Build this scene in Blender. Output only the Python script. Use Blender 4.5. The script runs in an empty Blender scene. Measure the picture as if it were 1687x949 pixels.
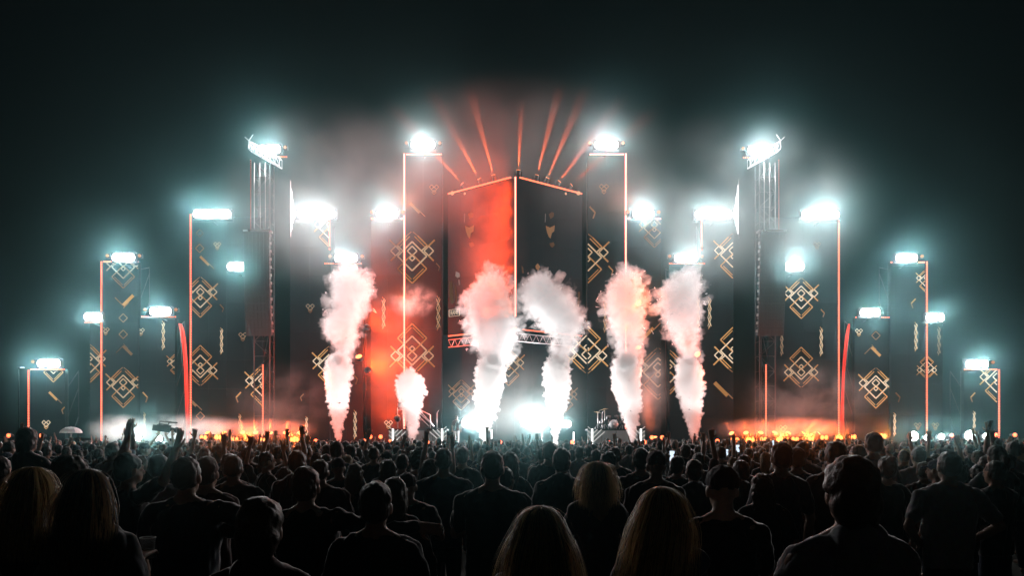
import bpy, bmesh, math, random
import numpy as np
from mathutils import Vector, Matrix, noise as mnoise

sc = bpy.context.scene
COL = sc.collection
R = math.radians

# ------------------------------------------------------------------ camera
F_PX, HOR, CX, EYE = 1125.0, 720.0, 843.5, 1.95      # focal length and horizon measured in photo pixels
cam_d = bpy.data.cameras.new('camera')
cam = bpy.data.objects.new('camera', cam_d)
COL.objects.link(cam)
cam.location = (0, 0, EYE)
cam.rotation_euler = (R(90), 0, 0)
cam_d.sensor_width = 36
cam_d.lens = 36 * F_PX / 1687
cam_d.shift_y = (HOR - 474.5) / 1687
cam_d.clip_start, cam_d.clip_end = 0.1, 3000
sc.camera = cam

# ------------------------------------------------------------------ night sky
w = bpy.data.worlds.new('World')
sc.world = w
w.use_nodes = True
nt = w.node_tree
bg = nt.nodes['Background']
sky = nt.nodes.new('ShaderNodeTexSky')
sky.sky_type = 'NISHITA'
sky.sun_disc = False
sky.sun_elevation = R(-4)
sky.sun_rotation = R(180)
nt.links.new(sky.outputs[0], bg.inputs[0])
bg.inputs[1].default_value = 0.05

# ------------------------------------------------------------------ exposure and sampling
vs = sc.view_settings
vs.view_transform = 'Standard'
vs.look = 'None'
vs.exposure = 0.0
vs.gamma = 1.0
cy = sc.cycles
cy.max_bounces = 6
cy.diffuse_bounces = 2
cy.glossy_bounces = 2
cy.transmission_bounces = 3
cy.volume_bounces = 3
cy.transparent_max_bounces = 12
cy.use_denoising = True
cy.denoiser = 'OPENIMAGEDENOISE'
cy.volume_step_rate = 1.4
cy.volume_max_steps = 96
cy.use_adaptive_sampling = False
cy.sample_clamp_indirect = 4.0
cy.sample_clamp_direct = 0.0
cy.caustics_reflective = False
cy.caustics_refractive = False

# ------------------------------------------------------------------ helpers
def P(px, py, Y):
    """where a photo pixel lies on the vertical plane at distance Y from the camera"""
    return Vector(((px - CX) / F_PX * Y, Y, EYE + (HOR - py) / F_PX * Y))

def X(px, Y): return (px - CX) / F_PX * Y
def Z(py, Y): return EYE + (HOR - py) / F_PX * Y

def tag(o, label=None, cat=None, group=None, kind=None):
    if label: o['label'] = label
    if cat: o['category'] = cat
    if group: o['group'] = group
    if kind: o['kind'] = kind
    return o

def empty(name, loc=(0, 0, 0), rz=0.0):
    o = bpy.data.objects.new(name, None)
    COL.objects.link(o)
    o.location = loc
    o.rotation_euler = (0, 0, rz)
    o.empty_display_size = 0.2
    return o

def link(name, me, mat=None, parent=None):
    o = bpy.data.objects.new(name, me)
    COL.objects.link(o)
    if mat is not None and not me.materials:
        me.materials.append(mat)
    if parent is not None:
        o.parent = parent
    return o

class MB:
    """collects boxes, bars, tubes and polygons; build() links them as one mesh object"""
    def __init__(s): s.v, s.f, s.sm = [], [], []
    def add(s, vs_, fs, smooth=False):
        b = len(s.v)
        s.v += [tuple(v) for v in vs_]
        for f in fs:
            s.f.append([i + b for i in f]); s.sm.append(smooth)
        return s
    def box(s, c, d, m=None):
        x, y, z = d[0] / 2, d[1] / 2, d[2] / 2
        vs_ = [Vector((sx * x, sy * y, sz * z)) for sx in (-1, 1) for sy in (-1, 1) for sz in (-1, 1)]
        if m is not None: vs_ = [m @ v for v in vs_]
        c = Vector(c)
        return s.add([v + c for v in vs_], [(0, 1, 3, 2), (4, 6, 7, 5), (0, 4, 5, 1), (2, 3, 7, 6), (0, 2, 6, 4), (1, 5, 7, 3)])
    def bar(s, a, b, w, h=None, up=(0, 0, 1)):
        a, b = Vector(a), Vector(b)
        h = h or w
        d = (b - a).normalized()
        u = Vector(up)
        if abs(d.dot(u)) > 0.98: u = Vector((0, 1, 0))
        r = d.cross(u).normalized(); u = r.cross(d)
        q = [r * (w / 2) * i + u * (h / 2) * j for i, j in ((-1, -1), (1, -1), (1, 1), (-1, 1))]
        return s.add([a + k for k in q] + [b + k for k in q], [(0, 1, 2, 3), (7, 6, 5, 4), (0, 4, 5, 1), (1, 5, 6, 2), (2, 6, 7, 3), (3, 7, 4, 0)])
    def tube(s, pts, rad, n=8, cap=True, smooth=True):
        pts = [Vector(p) for p in pts]
        if not hasattr(rad, '__len__'): rad = [rad] * len(pts)
        vs_, fs = [], []
        for i, p in enumerate(pts):
            d = (pts[min(i + 1, len(pts) - 1)] - pts[max(i - 1, 0)]).normalized()
            u = Vector((0, 0, 1)) if abs(d.z) < 0.9 else Vector((0, 1, 0))
            r = d.cross(u).normalized(); u = r.cross(d)
            for k in range(n):
                a = 2 * math.pi * k / n
                vs_.append(p + (r * math.cos(a) + u * math.sin(a)) * rad[i])
        for i in range(len(pts) - 1):
            for k in range(n):
                k2 = (k + 1) % n
                fs.append((i * n + k, i * n + k2, (i + 1) * n + k2, (i + 1) * n + k))
        if cap:
            fs.append(tuple(range(n))[::-1]); fs.append(tuple(range((len(pts) - 1) * n, len(pts) * n)))
        return s.add(vs_, fs, smooth)
    def ball(s, c, r, n=12, m=8):
        c = Vector(c)
        if not hasattr(r, '__len__'): r = (r, r, r)
        vs_, fs = [], []
        for j in range(1, m):
            t = math.pi * j / m
            for k in range(n):
                a = 2 * math.pi * k / n
                vs_.append(c + Vector((r[0] * math.sin(t) * math.cos(a), r[1] * math.sin(t) * math.sin(a), r[2] * math.cos(t))))
        vs_ += [c + Vector((0, 0, r[2])), c - Vector((0, 0, r[2]))]
        top, bot = len(vs_) - 2, len(vs_) - 1
        for j in range(m - 2):
            for k in range(n):
                fs.append((j * n + k, j * n + (k + 1) % n, (j + 1) * n + (k + 1) % n, (j + 1) * n + k)[::-1])
        for k in range(n):
            fs.append((top, k, (k + 1) % n)); fs.append((bot, (m - 2) * n + (k + 1) % n, (m - 2) * n + k))
        return s.add(vs_, fs, True)
    def mesh(s, name):
        me = bpy.data.meshes.new(name)
        me.from_pydata(s.v, [], s.f)
        me.polygons.foreach_set('use_smooth', s.sm)
        me.update()
        return me
    def build(s, name, mat, parent=None):
        return link(name, s.mesh(name), mat, parent)

MATS = {}
def mat(name, col=(0.2, 0.2, 0.2), rough=0.6, metal=0.0, vary=0.25, scale=6.0, bump=0.0, emit=None, strength=0.0, spec=0.4, **kw):
    """procedural surface: base colour broken up by noise, matching roughness change and fine relief"""
    if name in MATS: return MATS[name]
    m = bpy.data.materials.new(name)
    m.use_nodes = True
    n, l = m.node_tree.nodes, m.node_tree.links
    b = n['Principled BSDF']
    b.inputs['Metallic'].default_value = metal
    b.inputs['Specular IOR Level'].default_value = spec
    tc = n.new('ShaderNodeTexCoord')
    nz = n.new('ShaderNodeTexNoise')
    nz.inputs['Scale'].default_value = scale
    nz.inputs['Detail'].default_value = 4
    l.new(tc.outputs['Object'], nz.inputs['Vector'])
    cr = n.new('ShaderNodeMix'); cr.data_type = 'RGBA'
    cr.inputs[6].default_value = (*[c * (1 - vary) for c in col], 1)
    cr.inputs[7].default_value = (*[min(1, c * (1 + vary)) for c in col], 1)
    l.new(nz.outputs[0], cr.inputs[0])
    l.new(cr.outputs[2], b.inputs['Base Color'])
    mr = n.new('ShaderNodeMapRange')
    mr.inputs[3].default_value = max(0.02, rough - 0.12); mr.inputs[4].default_value = min(1, rough + 0.12)
    l.new(nz.outputs[0], mr.inputs[0]); l.new(mr.outputs[0], b.inputs['Roughness'])
    if bump:
        bp = n.new('ShaderNodeBump'); bp.inputs['Strength'].default_value = bump; bp.inputs['Distance'].default_value = 0.01
        l.new(nz.outputs[0], bp.inputs['Height']); l.new(bp.outputs[0], b.inputs['Normal'])
    if emit:
        b.inputs['Emission Color'].default_value = (*emit, 1)
        b.inputs['Emission Strength'].default_value = strength
    for k, v in kw.items(): b.inputs[k.replace('_', ' ')].default_value = v
    MATS[name] = m
    return m

def glow(name, col, strength, nosample=False):
    """a lit lens, diode or screen pixel"""
    if name in MATS: return MATS[name]
    m = bpy.data.materials.new(name)
    m.use_nodes = True
    n, l = m.node_tree.nodes, m.node_tree.links
    n.remove(n['Principled BSDF'])
    e = n.new('ShaderNodeEmission')
    e.inputs[0].default_value = (*col, 1); e.inputs[1].default_value = strength
    l.new(e.outputs[0], n['Material Output'].inputs[0])
    if nosample: m.cycles.emission_sampling = 'NONE'
    MATS[name] = m
    return m

def lamp_light(parent, loc, kind, power, col, radius=0.1, rot=None, cone=None, blend=0.3, name='light'):
    d = bpy.data.lights.new(name, kind)
    d.energy = power
    d.color = col
    d.shadow_soft_size = radius
    if kind == 'SPOT':
        d.spot_size = cone; d.spot_blend = blend
    o = bpy.data.objects.new(name, d)
    COL.objects.link(o)
    o.parent = parent
    o.location = loc
    if rot is not None: o.rotation_euler = rot
    return o

def aim(v):
    return Vector(v).to_track_quat('-Z', 'Y').to_euler()
# ------------------------------------------------------------------ ground
g = MB().box((0, 400, -0.05), (2400, 1000, 0.1)).build('ground', mat('trodden_grass', (0.035, 0.04, 0.025), 0.9, vary=0.5, scale=1.5, bump=0.4))
tag(g, kind='structure')

M_BLACK = mat('black_steel', (0.02, 0.02, 0.022), 0.45, metal=0.6, scale=14, bump=0.1)
M_SCREEN = mat('led_wall_face', (0.0032, 0.004, 0.005), 0.7, spec=0.03, scale=0.8, vary=0.4, emit=(0.35, 0.6, 0.75), strength=0.005)
M_ALU = mat('truss_aluminium', (0.55, 0.56, 0.58), 0.35, metal=0.9, scale=20)
M_CLOTH = mat('black_scrim', (0.03, 0.032, 0.035), 0.85, scale=5, bump=0.3)
M_RUBBER = mat('black_rubber', (0.015, 0.015, 0.015), 0.7)
G_GOLD = glow('screen_gold', (1.0, 0.52, 0.18), 0.6, True)
G_PALE = glow('screen_pale_gold', (1.0, 0.78, 0.54), 0.8, True)
G_DIM = glow('screen_dim_gold', (0.8, 0.42, 0.2), 0.32, True)
G_GOLD2 = glow('screen_gold_mid', (1.0, 0.45, 0.14), 0.36, True)
G_PALE2 = glow('screen_pale_gold_mid', (1.0, 0.70, 0.42), 0.5, True)
G_GOLD3 = glow('screen_gold_low', (0.9, 0.42, 0.16), 0.2, True)
G_PALE3 = glow('screen_pale_gold_low', (0.95, 0.66, 0.42), 0.3, True)
G_DIM2 = glow('screen_faint_gold', (0.8, 0.45, 0.24), 0.14, True)
GRND = random.Random(8)
G_LED = glow('red_diode', (1.0, 0.15, 0.075), 3.2, True)
G_LEDHOT = glow('hot_orange_diode', (1.0, 0.20, 0.14), 5.5, True)
G_WHITE = glow('blinder_bulb', (1.0, 0.96, 0.94), 14.0, True)
G_TUBE = glow('white_tube', (1.0, 0.95, 0.92), 3.0, True)

DECK_Z = 1.35
DECK_F = 41.0
YS = 46.0                                        # the LED walls

# stage deck: black platform, skirt of cloth panels
deck = empty('stage_deck', (0, DECK_F, 0))
MB().box((0, 4.5, DECK_Z - 0.1), (64, 9, 0.2)).build('platform', mat('deck_plywood', (0.03, 0.03, 0.032), 0.5, bump=0.1), deck)
me_sk = None
for i in range(26):
    b = MB()
    n = 10
    for k in range(n):                           # pleated skirt
        x0, x1 = -1.22 + 2.44 * k / n, -1.22 + 2.44 * (k + 1) / n
        y0, y1 = (0.03 if k % 2 else 0.0), (0.0 if k % 2 else 0.03)
        b.add([(x0, y0, 0), (x1, y1, 0), (x1, y1, DECK_Z - 0.2), (x0, y0, DECK_Z - 0.2)], [(0, 1, 2, 3)])
    if me_sk is None: me_sk = b.mesh('skirt_panel'); me_sk.materials.append(M_CLOTH)
    o = link('skirt_panel', me_sk, None, deck); o.location = (-31.2 + 2.5 * i, 0.06, 0)
tag(deck, 'long black stage deck with pleated skirt behind the crowd', 'stage')

# ------------------------------------------------------------------ graphics shown on the LED walls
def clip(p, q, r):
    """part of segment p-q inside rect r = (x0, x1, ytop, ybottom) in photo pixels"""
    x0, x1, y0, y1 = r
    dx, dy = q[0] - p[0], q[1] - p[1]
    t0, t1 = 0.0, 1.0
    for pp, qq in ((-dx, p[0] - x0), (dx, x1 - p[0]), (-dy, p[1] - y0), (dy, y1 - p[1])):
        if abs(pp) < 1e-9:
            if qq < 0: return None
        else:
            t = qq / pp
            if pp < 0: t0 = max(t0, t)
            else: t1 = min(t1, t)
    if t1 - t0 < 1e-3: return None
    return (p[0] + dx * t0, p[1] + dy * t0), (p[0] + dx * t1, p[1] + dy * t1)

def dia(cx, cy, h, c, w): return [((cx, cy + h), (cx + h, cy), c, w), ((cx + h, cy), (cx, cy - h), c, w), ((cx, cy - h), (cx - h, cy), c, w), ((cx - h, cy), (cx, cy + h), c, w)]
EMBLEM = dia(0, 0, 1.0, 1, .10) + dia(0, .36, .33, 1, .085) + dia(0, -.14, .19, 1, .08) + dia(0, -.86, 1.0, 0, .09)
for s in (-1, 1):
    EMBLEM += dia(1.14 * s, .36, .33, 1, .085)
    EMBLEM += [((1.05 * s, .72), (.38 * s, 1.40), 0, .10), ((.90 * s, .62), (.16 * s, 1.36), 0, .07), ((.38 * s, 1.40), (.05 * s, 1.68), 2, .06),
               ((1.55 * s, 1.12), (.98 * s, .56), 0, .11), ((1.48 * s, -.32), (1.12 * s, .04), 0, .11), ((.78 * s, -.86), (.06 * s, -1.58), 0, .06), ((1.0 * s, .7), (.62 * s, .36), 1, .09)]
def zig(n, a, x0, h, c, w, ph):
    out = []
    for i in range(n):
        y0, y1 = h / 2 - h * i / n, h / 2 - h * (i + 1) / n
        out.append(((x0 + a * (1 if (i + ph) % 2 else -1), y0), (x0 + a * (1 if (i + 1 + ph) % 2 else -1), y1), c, w))
    return out
BRAID = zig(6, .10, -.14, 3.6, 1, .06, 0) + zig(6, .10, .14, 3.6, 1, .06, 1) + zig(8, .16, 0, 4.4, 0, .06, 0) + zig(7, .14, 0, 4.0, 1, .05, 1)
KNOT = dia(0, 0, .5, 1, .14) + dia(-.45, .45, .42, 1, .12) + dia(.45, .45, .42, 1, .12) + dia(0, -.5, .4, 0, .12)
BARV = [((1.1, .9), (0, -.2), 0, .34), ((0, -.25), (-.9, .65), 2, .1), ((0.02, -.5), (.6, .1), 2, .1)]
BARL = [((-1.1, .8), (.1, -.4), 0, .34), ((.1, -.2), (.8, -.9), 2, .1)]
CHEV = [((-.4, .7), (.25, 0), 0, .18), ((.25, 0), (0, -.7), 2, .16)]
CHEVR = [((-p[0], p[1]), (-q[0], q[1]), c, w) for p, q, c, w in CHEV]
SOLO = dia(0, 0, 1, 2, .2)
KIND = dict(E=EMBLEM, B=BRAID, K=KNOT, V=BARV, L=BARL, C=CHEV, c=CHEVR, D=SOLO)

def graphic(parent, origin, Y, kind, px, py, unit, rect, flip=False, dim=False):
    """one motif as raised strips of lit pixels, cut at the wall's edge"""
    mbs = (MB(), MB(), MB())
    for p, q, c, w in KIND[kind]:
        sgn = -1 if flip else 1
        a = (px + p[0] * unit, py - sgn * p[1] * unit); b = (px + q[0] * unit, py - sgn * q[1] * unit)
        s = clip(a, b, rect)
        if not s: continue
        A, B = P(*s[0], Y) - origin, P(*s[1], Y) - origin
        mbs[2 if dim else c].bar(A, B, max(0.028, w * unit / F_PX * Y), 0.02, up=(0, 1, 0))
    first = None
    lv = GRND.choice((0, 0, 0, 1, 1, 2))
    for k, gm in enumerate(((G_GOLD, G_PALE, G_DIM), (G_GOLD2, G_PALE2, G_DIM), (G_GOLD3, G_PALE3, G_DIM2))[lv]):
        if mbs[k].v:
            o = mbs[k].build('graphic' if first is None else 'graphic_stroke', gm, parent if first is None else first)
            first = first or o
    return first

def led_wall(rects, label, motifs, Y=YS):
    """stepped LED wall: rects are photo rectangles (x0, x1, top); joined side by side"""
    x0 = min(r[0] for r in rects); x1 = max(r[1] for r in rects)
    org = Vector((X((x0 + x1) / 2, Y), Y, 0))
    root = empty('led_wall', org)
    for a, b, top in rects:
        zt = Z(top, Y); xa, xb = X(a, Y), X(b, Y)
        n = max(1, round((zt - DECK_Z) / 2.0))
        hh = (zt - DECK_Z) / n
        nx = max(1, round((xb - xa) / 1.3)); ww = (xb - xa) / nx
        me = MB().box((0, 0.15, 0), (ww - 0.006, 0.3, hh - 0.006)).mesh('cabinet')
        me.materials.append(M_SCREEN)
        for i in range(n):
            for j in range(nx):                                        # the cabinets, a fine joint between them
                c = link('cabinet', me, None, root); c.location = (xa + ww * (j + .5) - org.x, 0, DECK_Z + hh * (i + .5))
    fr = MB()
    for a, b, top in rects:                                       # scaffold behind
        zt = Z(top, Y); xa, xb = X(a, Y) - org.x + .1, X(b, Y) - org.x - .1
        for xx in (xa, xb):
            fr.tube([(xx, .45, DECK_Z), (xx, .45, zt - .1)], .03, 6); fr.tube([(xx, 1.6, DECK_Z), (xx, 1.6, zt - .1)], .03, 6)
        k = DECK_Z
        while k < zt - .3:
            fr.tube([(xa, .45, k), (xb, .45, k)], .025, 6); fr.tube([(xa, .45, k), (xa, 1.6, min(k + 2, zt))], .025, 6); fr.tube([(xb, .45, k), (xb, 1.6, min(k + 2, zt))], .025, 6)
            k += 2
    fr.build('scaffold', mat('dull_steel', (.06, .06, .065), .6, metal=.5), root)
    for m in motifs:
        kind, px, py, unit = m[:4]
        opt = m[4] if len(m) > 4 else ''
        for r in rects:
            graphic(root, org, Y - 0.025, kind, px, py, unit, (r[0] + .6, r[1] - .6, r[2] + .6, 732), 'f' in opt, 'd' in opt)
    tag(root, label, 'screen', 'LED walls of the stage')
    return root

U = 18.7
led_wall([(47, 107, 608)], 'lowest LED wall at the far left end of the stage', [('E', 88, 600, 16), ('L', 93, 655, 11), ('c', 104, 676, 9), ('K', 76, 700, 8)])
led_wall([(148, 167, 531), (167, 228, 431)], 'tall stepped LED wall with two gold diamond emblems behind the second pole from left',
         [('E', 203, 440, U), ('V', 203, 500, 15), ('D', 203, 524, 7), ('D', 203, 551, 7), ('V', 203, 573, 13, 'f'), ('E', 203, 637, U), ('K', 174, 546, 7), ('E', 146, 598, U), ('C', 240, 655, 11)])
led_wall([(228.6, 288, 523)], 'low LED wall under the lamp left of the red glow', [('K', 232, 547, 7), ('B', 269, 553, 11), ('E', 293, 600, 12), ('C', 240, 655, 12), ('B', 238, 697, 8, 'd')], YS + .2)
led_wall([(314, 433, 358)], 'wide LED wall with stacked diamond emblems left of the hanging speakers',
         [('D', 329, 384, 6, 'd'), ('D', 329, 409, 7), ('L', 343, 432, 12, ''), ('E', 330, 488, U), ('E', 330, 604, U, 'f'), ('K', 358, 405, 7), ('C', 366, 508, 9), ('B', 365, 562, 10), ('K', 400, 555, 8),
          ('E', 432, 634, U), ('c', 392, 655, 12), ('L', 322, 664, 13, 'd'), ('D', 330, 686, 7), ('B', 395, 702, 9), ('K', 360, 705, 8, 'd')])
led_wall([(478, 543, 360)], 'dim LED wall below the long lamp left of the first plume', [('E', 543, 376, 17, ''), ('K', 511, 508, 8), ('E', 543, 602, U), ('B', 505, 706, 9), ('c', 497, 655, 8, 'd')], YS + .15)
led_wall([(543.6, 597, 434)], 'LED wall directly behind the leftmost plume', [('C', 586, 625, 12), ('B', 585, 700, 11), ('K', 553, 520, 7)], YS + .4)
led_wall([(611, 666, 360), (666, 728, 253)], 'tallest LED wall with big diamond emblems left of the centre wedge',
         [('E', 679, 422, 24), ('E', 679, 578, 24, 'f'), ('B', 632, 516, 12), ('B', 722, 516, 13), ('K', 715, 312, 9, 'd'), ('L', 690, 345, 13, 'd'), ('K', 640, 700, 8), ('C', 722, 440, 9)], YS + .1)
led_wall([(968, 1031, 253), (1031, 1089, 360)], 'tallest LED wall with cut diamond emblems right of the centre wedge',
         [('E', 968, 424, 23), ('E', 966, 578, 23, 'f'), ('K', 995, 311, 9, 'd'), ('C', 977, 350, 14, 'd'), ('C', 1007, 446, 11), ('B', 997, 522, 12), ('E', 1078, 376, 17), ('E', 1084, 614, 24), ('L', 1075, 547, 16, 'f')], YS + .1)
led_wall([(1103, 1154, 434)], 'LED wall directly behind the rightmost plume', [('E', 1100, 612, 22), ('B', 1150, 516, 12)], YS + .4)
led_wall([(1155, 1208, 360)], 'dark LED wall with cut gold emblems right of the rightmost plume', [('B', 1169, 516, 12), ('E', 1208, 420, 21), ('E', 1208, 578, 21, 'f'), ('L', 1197, 645, 18)], YS + .15)
led_wall([(1266, 1382, 358)], 'wide LED wall with stacked diamond emblems right of the hanging speakers',
         [('E', 1320, 490, U, ''), ('E', 1320, 607, U, 'f'), ('B', 1288, 565, 10), ('B', 1353, 563, 11), ('C', 1356, 516, 9), ('K', 1346, 405, 7, 'd'), ('K', 1290, 708, 8)])
led_wall([(1408, 1466, 523)], 'low LED wall under the lamp right of the red glow', [('K', 1415, 548, 7), ('D', 1443, 553, 7, 'd'), ('V', 1436, 575, 13, 'f'), ('E', 1443, 638, U), ('C', 1478, 655, 11), ('B', 1475, 701, 9, 'd')], YS + .2)
led_wall([(1467, 1528, 431), (1528, 1553, 531)], 'tall stepped LED wall behind the second pole from the right end',
         [('E', 1526, 462, 11, ''), ('c', 1504, 500, 11), ('B', 1509, 555, 11), ('B', 1547, 562, 11), ('E', 1527, 606, 11, 'f'), ('C', 1480, 655, 11), ('K', 1512, 703, 7, 'd'), ('K', 1541, 703, 7, 'd'), ('B', 1474, 700, 9)])
led_wall([(1588, 1646, 608)], 'lowest LED wall at the far right end of the stage', [('E', 1642, 628, U), ('c', 1602, 655, 11), ('B', 1605, 697, 9)])

# ------------------------------------------------------------------ red diode poles framing the walls
def diode_row(a, b, step, size, name, gm, parent):
    mb = MB()
    a, b = Vector(a), Vector(b)
    n = max(2, int((b - a).length / step))
    for i in range(n):
        mb.box(a.lerp(b, (i + .5) / n), (size, size * .6, size))
    o = mb.build(name, gm, parent)
    o['kind'] = 'stuff'
    return o

def light_pole(px, ytop, arms, label, Y=YS - .5, ybot=None, hot=False, power=0):
    """upright square post with a row of red diodes; arms = [(x end, y)]"""
    zb = DECK_Z if ybot is None else Z(ybot, Y)
    zt = Z(ytop, Y)
    root = empty('light_pole', (X(px, Y), Y, zb))
    gm = G_LEDHOT if hot else G_LED
    MB().box((0, .06, (zt - zb) / 2), (.12, .08, zt - zb)).build('post', M_BLACK, root)
    diode_row((0, 0, .05), (0, 0, zt - zb - .02), .11, .075 if not hot else .09, 'diodes', gm, root)
    for xe, ya in arms:
        za = Z(ya, Y) - zb; dx = X(xe, Y) - X(px, Y)
        s = 1 if dx > 0 else -1
        ar = MB().box((dx / 2 + s * .07, .06, za), (abs(dx) - .14, .08, .1)).build('arm', M_BLACK, root)
        diode_row((s * .12, 0, za), (dx, 0, za), .11, .07, 'arm_diodes', gm, ar)
    if ybot is not None and zb > DECK_Z + .2:
        MB().box((0, .18, .2), (.1, .5, .1)).build('bracket', M_BLACK, root)
    n = int(power and max(2, (zt - zb) / 6))
    for i in range(n):
        lamp_light(root, (0, -.12, (zt - zb) * (i + .5) / n), 'POINT', power / n, (1, .16, .05), .08)
    return tag(root, label, 'light pole', 'red diode poles on the stage')

light_pole(47, 609, [(107, 609)], 'short red diode pole at the far left end of the stage')
light_pole(167, 430, [(228, 431)], 'second red diode pole from the left, arm pointing right')
light_pole(314, 352, [], 'red diode pole right of the left red glow')
light_pole(433, 600, [], 'thin red diode pole beside the left floor lights')
light_pole(543, 360, [], 'short hanging red diode pole under the long lamp left of centre', ybot=413)
light_pole(666, 252, [(728, 254), (611, 360)], 'tall glowing diode pole left of the centre wedge', hot=True, power=1500)
light_pole(1031, 252, [(971, 254), (1089, 360)], 'tall glowing diode pole right of the centre wedge', hot=True, power=1500)
light_pole(1156, 360, [], 'short hanging red diode pole under the long lamp right of centre', ybot=414)
light_pole(1262, 600, [], 'thin red diode pole beside the right floor lights')
light_pole(1382, 353, [], 'red diode pole left of the right red glow')
light_pole(1527, 430, [(1467, 432)], 'second red diode pole from the right, arm pointing left')
light_pole(1646, 608, [(1588, 609)], 'short red diode pole at the far right end of the stage')

# ------------------------------------------------------------------ centre wedge of two angled LED faces
YC, YE = 42.9, 46.0
cw = empty('centre_wedge', (X(849, YC), YC, 0))
def wpt(s, t, zt):
    """point on the wedge: s = -1 left end, 0 nose, 1 right end; height given"""
    x0 = X(849, YC); xe = X(738 if s < 0 else 959, YE)
    k = abs(s)
    return Vector((x0 + (xe - x0) * k, YC + (YE - YC) * k, zt)) + Vector((0, -t, 0)) - cw.location
WT, WB = Z(293, YC), Z(541, YC)
for s in (-1, 1):
    n, mrow = 5, 5
    face = None
    for j in range(mrow):
        for i in range(n):
            z0 = WB + (WT - WB) * j / mrow; z1 = WB + (WT - WB) * (j + 1) / mrow
            a, b = s * (i + .0015) / n, s * (i + .9985) / n
            v = [wpt(a, 0, z0 + .003), wpt(b, 0, z0 + .003), wpt(b, 0, z1 - .003), wpt(a, 0, z1 - .003)]
            q = v + [p + Vector((-s * 0.0, .3, 0)) for p in v]
            MB().add(q, [(0, 1, 2, 3), (7, 6, 5, 4), (0, 4, 5, 1), (1, 5, 6, 2), (2, 6, 7, 3), (3, 7, 4, 0)]).build('cabinet', M_SCREEN, cw)
    r = MB().bar(wpt(s * .06, .08, WT + .05), wpt(s * .995, .08, WT + .05), .1).build('top_edge', M_BLACK, cw)
    diode_row(wpt(s * .06, .15, WT + .05), wpt(s * .995, .15, WT + .05), .10, .08, 'diodes', G_LED, r)
    r = MB().bar(wpt(s * .10, .08, WB - .06), wpt(s * .995, .08, WB - .06), .1).build('bottom_edge', M_BLACK, cw)
    diode_row(wpt(s * .10, .15, WB - .06), wpt(s * .995, .15, WB - .06), .10, .06, 'diodes', G_LED, r)
nose = MB().box(wpt(0, .08, (WT + Z(522, YC)) / 2), (.12, .08, WT - Z(522, YC))).build('nose_post', M_BLACK, cw)
diode_row(wpt(0, .16, Z(522, YC)), wpt(0, .16, WT), .10, .10, 'diodes', G_LEDHOT, nose)
for i in range(7):                                # the post's own red light, spilling over the left face
    zz = Z(515, YC) + (WT - Z(515, YC)) * (i + .2) / 7
    lamp_light(cw, wpt(0, 0, zz) + Vector((-.16, -.10, 0)), 'SPOT', 3300 if i else 5200, (1, .05, .005) if i else (1, .08, .01), .3, rot=aim((-1, .30, .12)), cone=R(176), blend=.3)
# truss that carries the wedge, and its roof
tr = MB()
for s in (-1, 1):
    for zz in (WB - .25, WB - .75):
        tr.tube([wpt(s * .02, -.3, zz), wpt(s, -.3, zz)], .035, 6)
    for i in range(10):
        tr.tube([wpt(s * i / 10, -.3, WB - .25), wpt(s * (i + .5) / 10, -.3, WB - .75), wpt(s * (i + 1) / 10, -.3, WB - .25)], .02, 5)
tr.build('truss', M_ALU, cw)
# video stills on the two faces: pieces of a portrait in gold light, record gear with its maker's name
def patch(s, pts, gm, name='video_image'):
    """pts: photo (x, y) on the wedge face, drawn as a thin lit plate"""
    v = []
    for px, py in pts:
        xe = 738 if s < 0 else 959
        lo, hi = 0.0, 1.0
        for _ in range(24):
            k = (lo + hi) / 2
            q = wpt(s * k, 0, 0) + cw.location
            if (CX + q.x / q.y * F_PX - px) * s < 0: lo = k
            else: hi = k
        q = wpt(s * k, 0, 0) + cw.location
        v.append(wpt(s * k, .03, EYE + (HOR - py) / F_PX * q.y))
    n = len(v)
    MB().add(v + [p + Vector((0, .02, 0)) for p in v], [tuple(range(n)), tuple(range(2 * n - 1, n - 1, -1))] + [(i, (i + 1) % n, n + (i + 1) % n, n + i) for i in range(n)]).build(name, gm, cw)
G_FACE = glow('screen_skin_tone', (0.85, 0.42, 0.2), 0.28, True)
G_FACE2 = glow('screen_dark_skin_tone', (0.6, 0.3, 0.16), 0.15, True)
G_GREY = glow('screen_grey', (0.75, 0.72, 0.66), 0.22, True)
for s, ox in ((-1, 0), (1, 133)):
    patch(s, [(766 + ox, 372), (773 + ox, 375), (781 + ox, 371), (780 + ox, 381), (776 + ox, 384), (774 + ox, 393), (771 + ox, 390), (768 + ox, 382)], G_FACE)
    patch(s, [(772 + ox, 401), (779 + ox, 399), (781 + ox, 404), (777 + ox, 408), (774 + ox, 406)], G_FACE2)
    patch(s, [(771 + ox, 353), (776 + ox, 349), (780 + ox, 351), (779 + ox, 357), (774 + ox, 361)], G_FACE2)
    patch(s, [(765 + ox, 352), (766.2 + ox, 352), (765.6 + ox, 366), (764.5 + ox, 366)], G_GREY)
patch(-1, [(732 + 8, 464), (745, 463), (746, 480), (748, 500), (743, 501), (740, 485)], G_FACE2)
patch(-1, [(749, 470), (751, 470), (754, 503), (752, 503)], G_FACE2)
patch(-1, [(751, 447), (757, 450), (758, 456), (754, 458), (750, 455)], G_GREY)
patch(-1, [(755, 461), (757, 461), (758, 469), (756, 470)], G_GREY)
patch(1, [(882, 438), (886, 434), (890, 440), (887, 446), (883, 443)], G_FACE)
patch(1, [(886, 447), (888, 447), (889, 453), (887, 453)], G_GREY)
patch(1, [(859, 437), (862, 441), (863, 450), (860, 450)], G_FACE2)
patch(1, [(952, 481), (955.5, 481), (954, 506), (951, 506)], G_FACE2)
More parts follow.
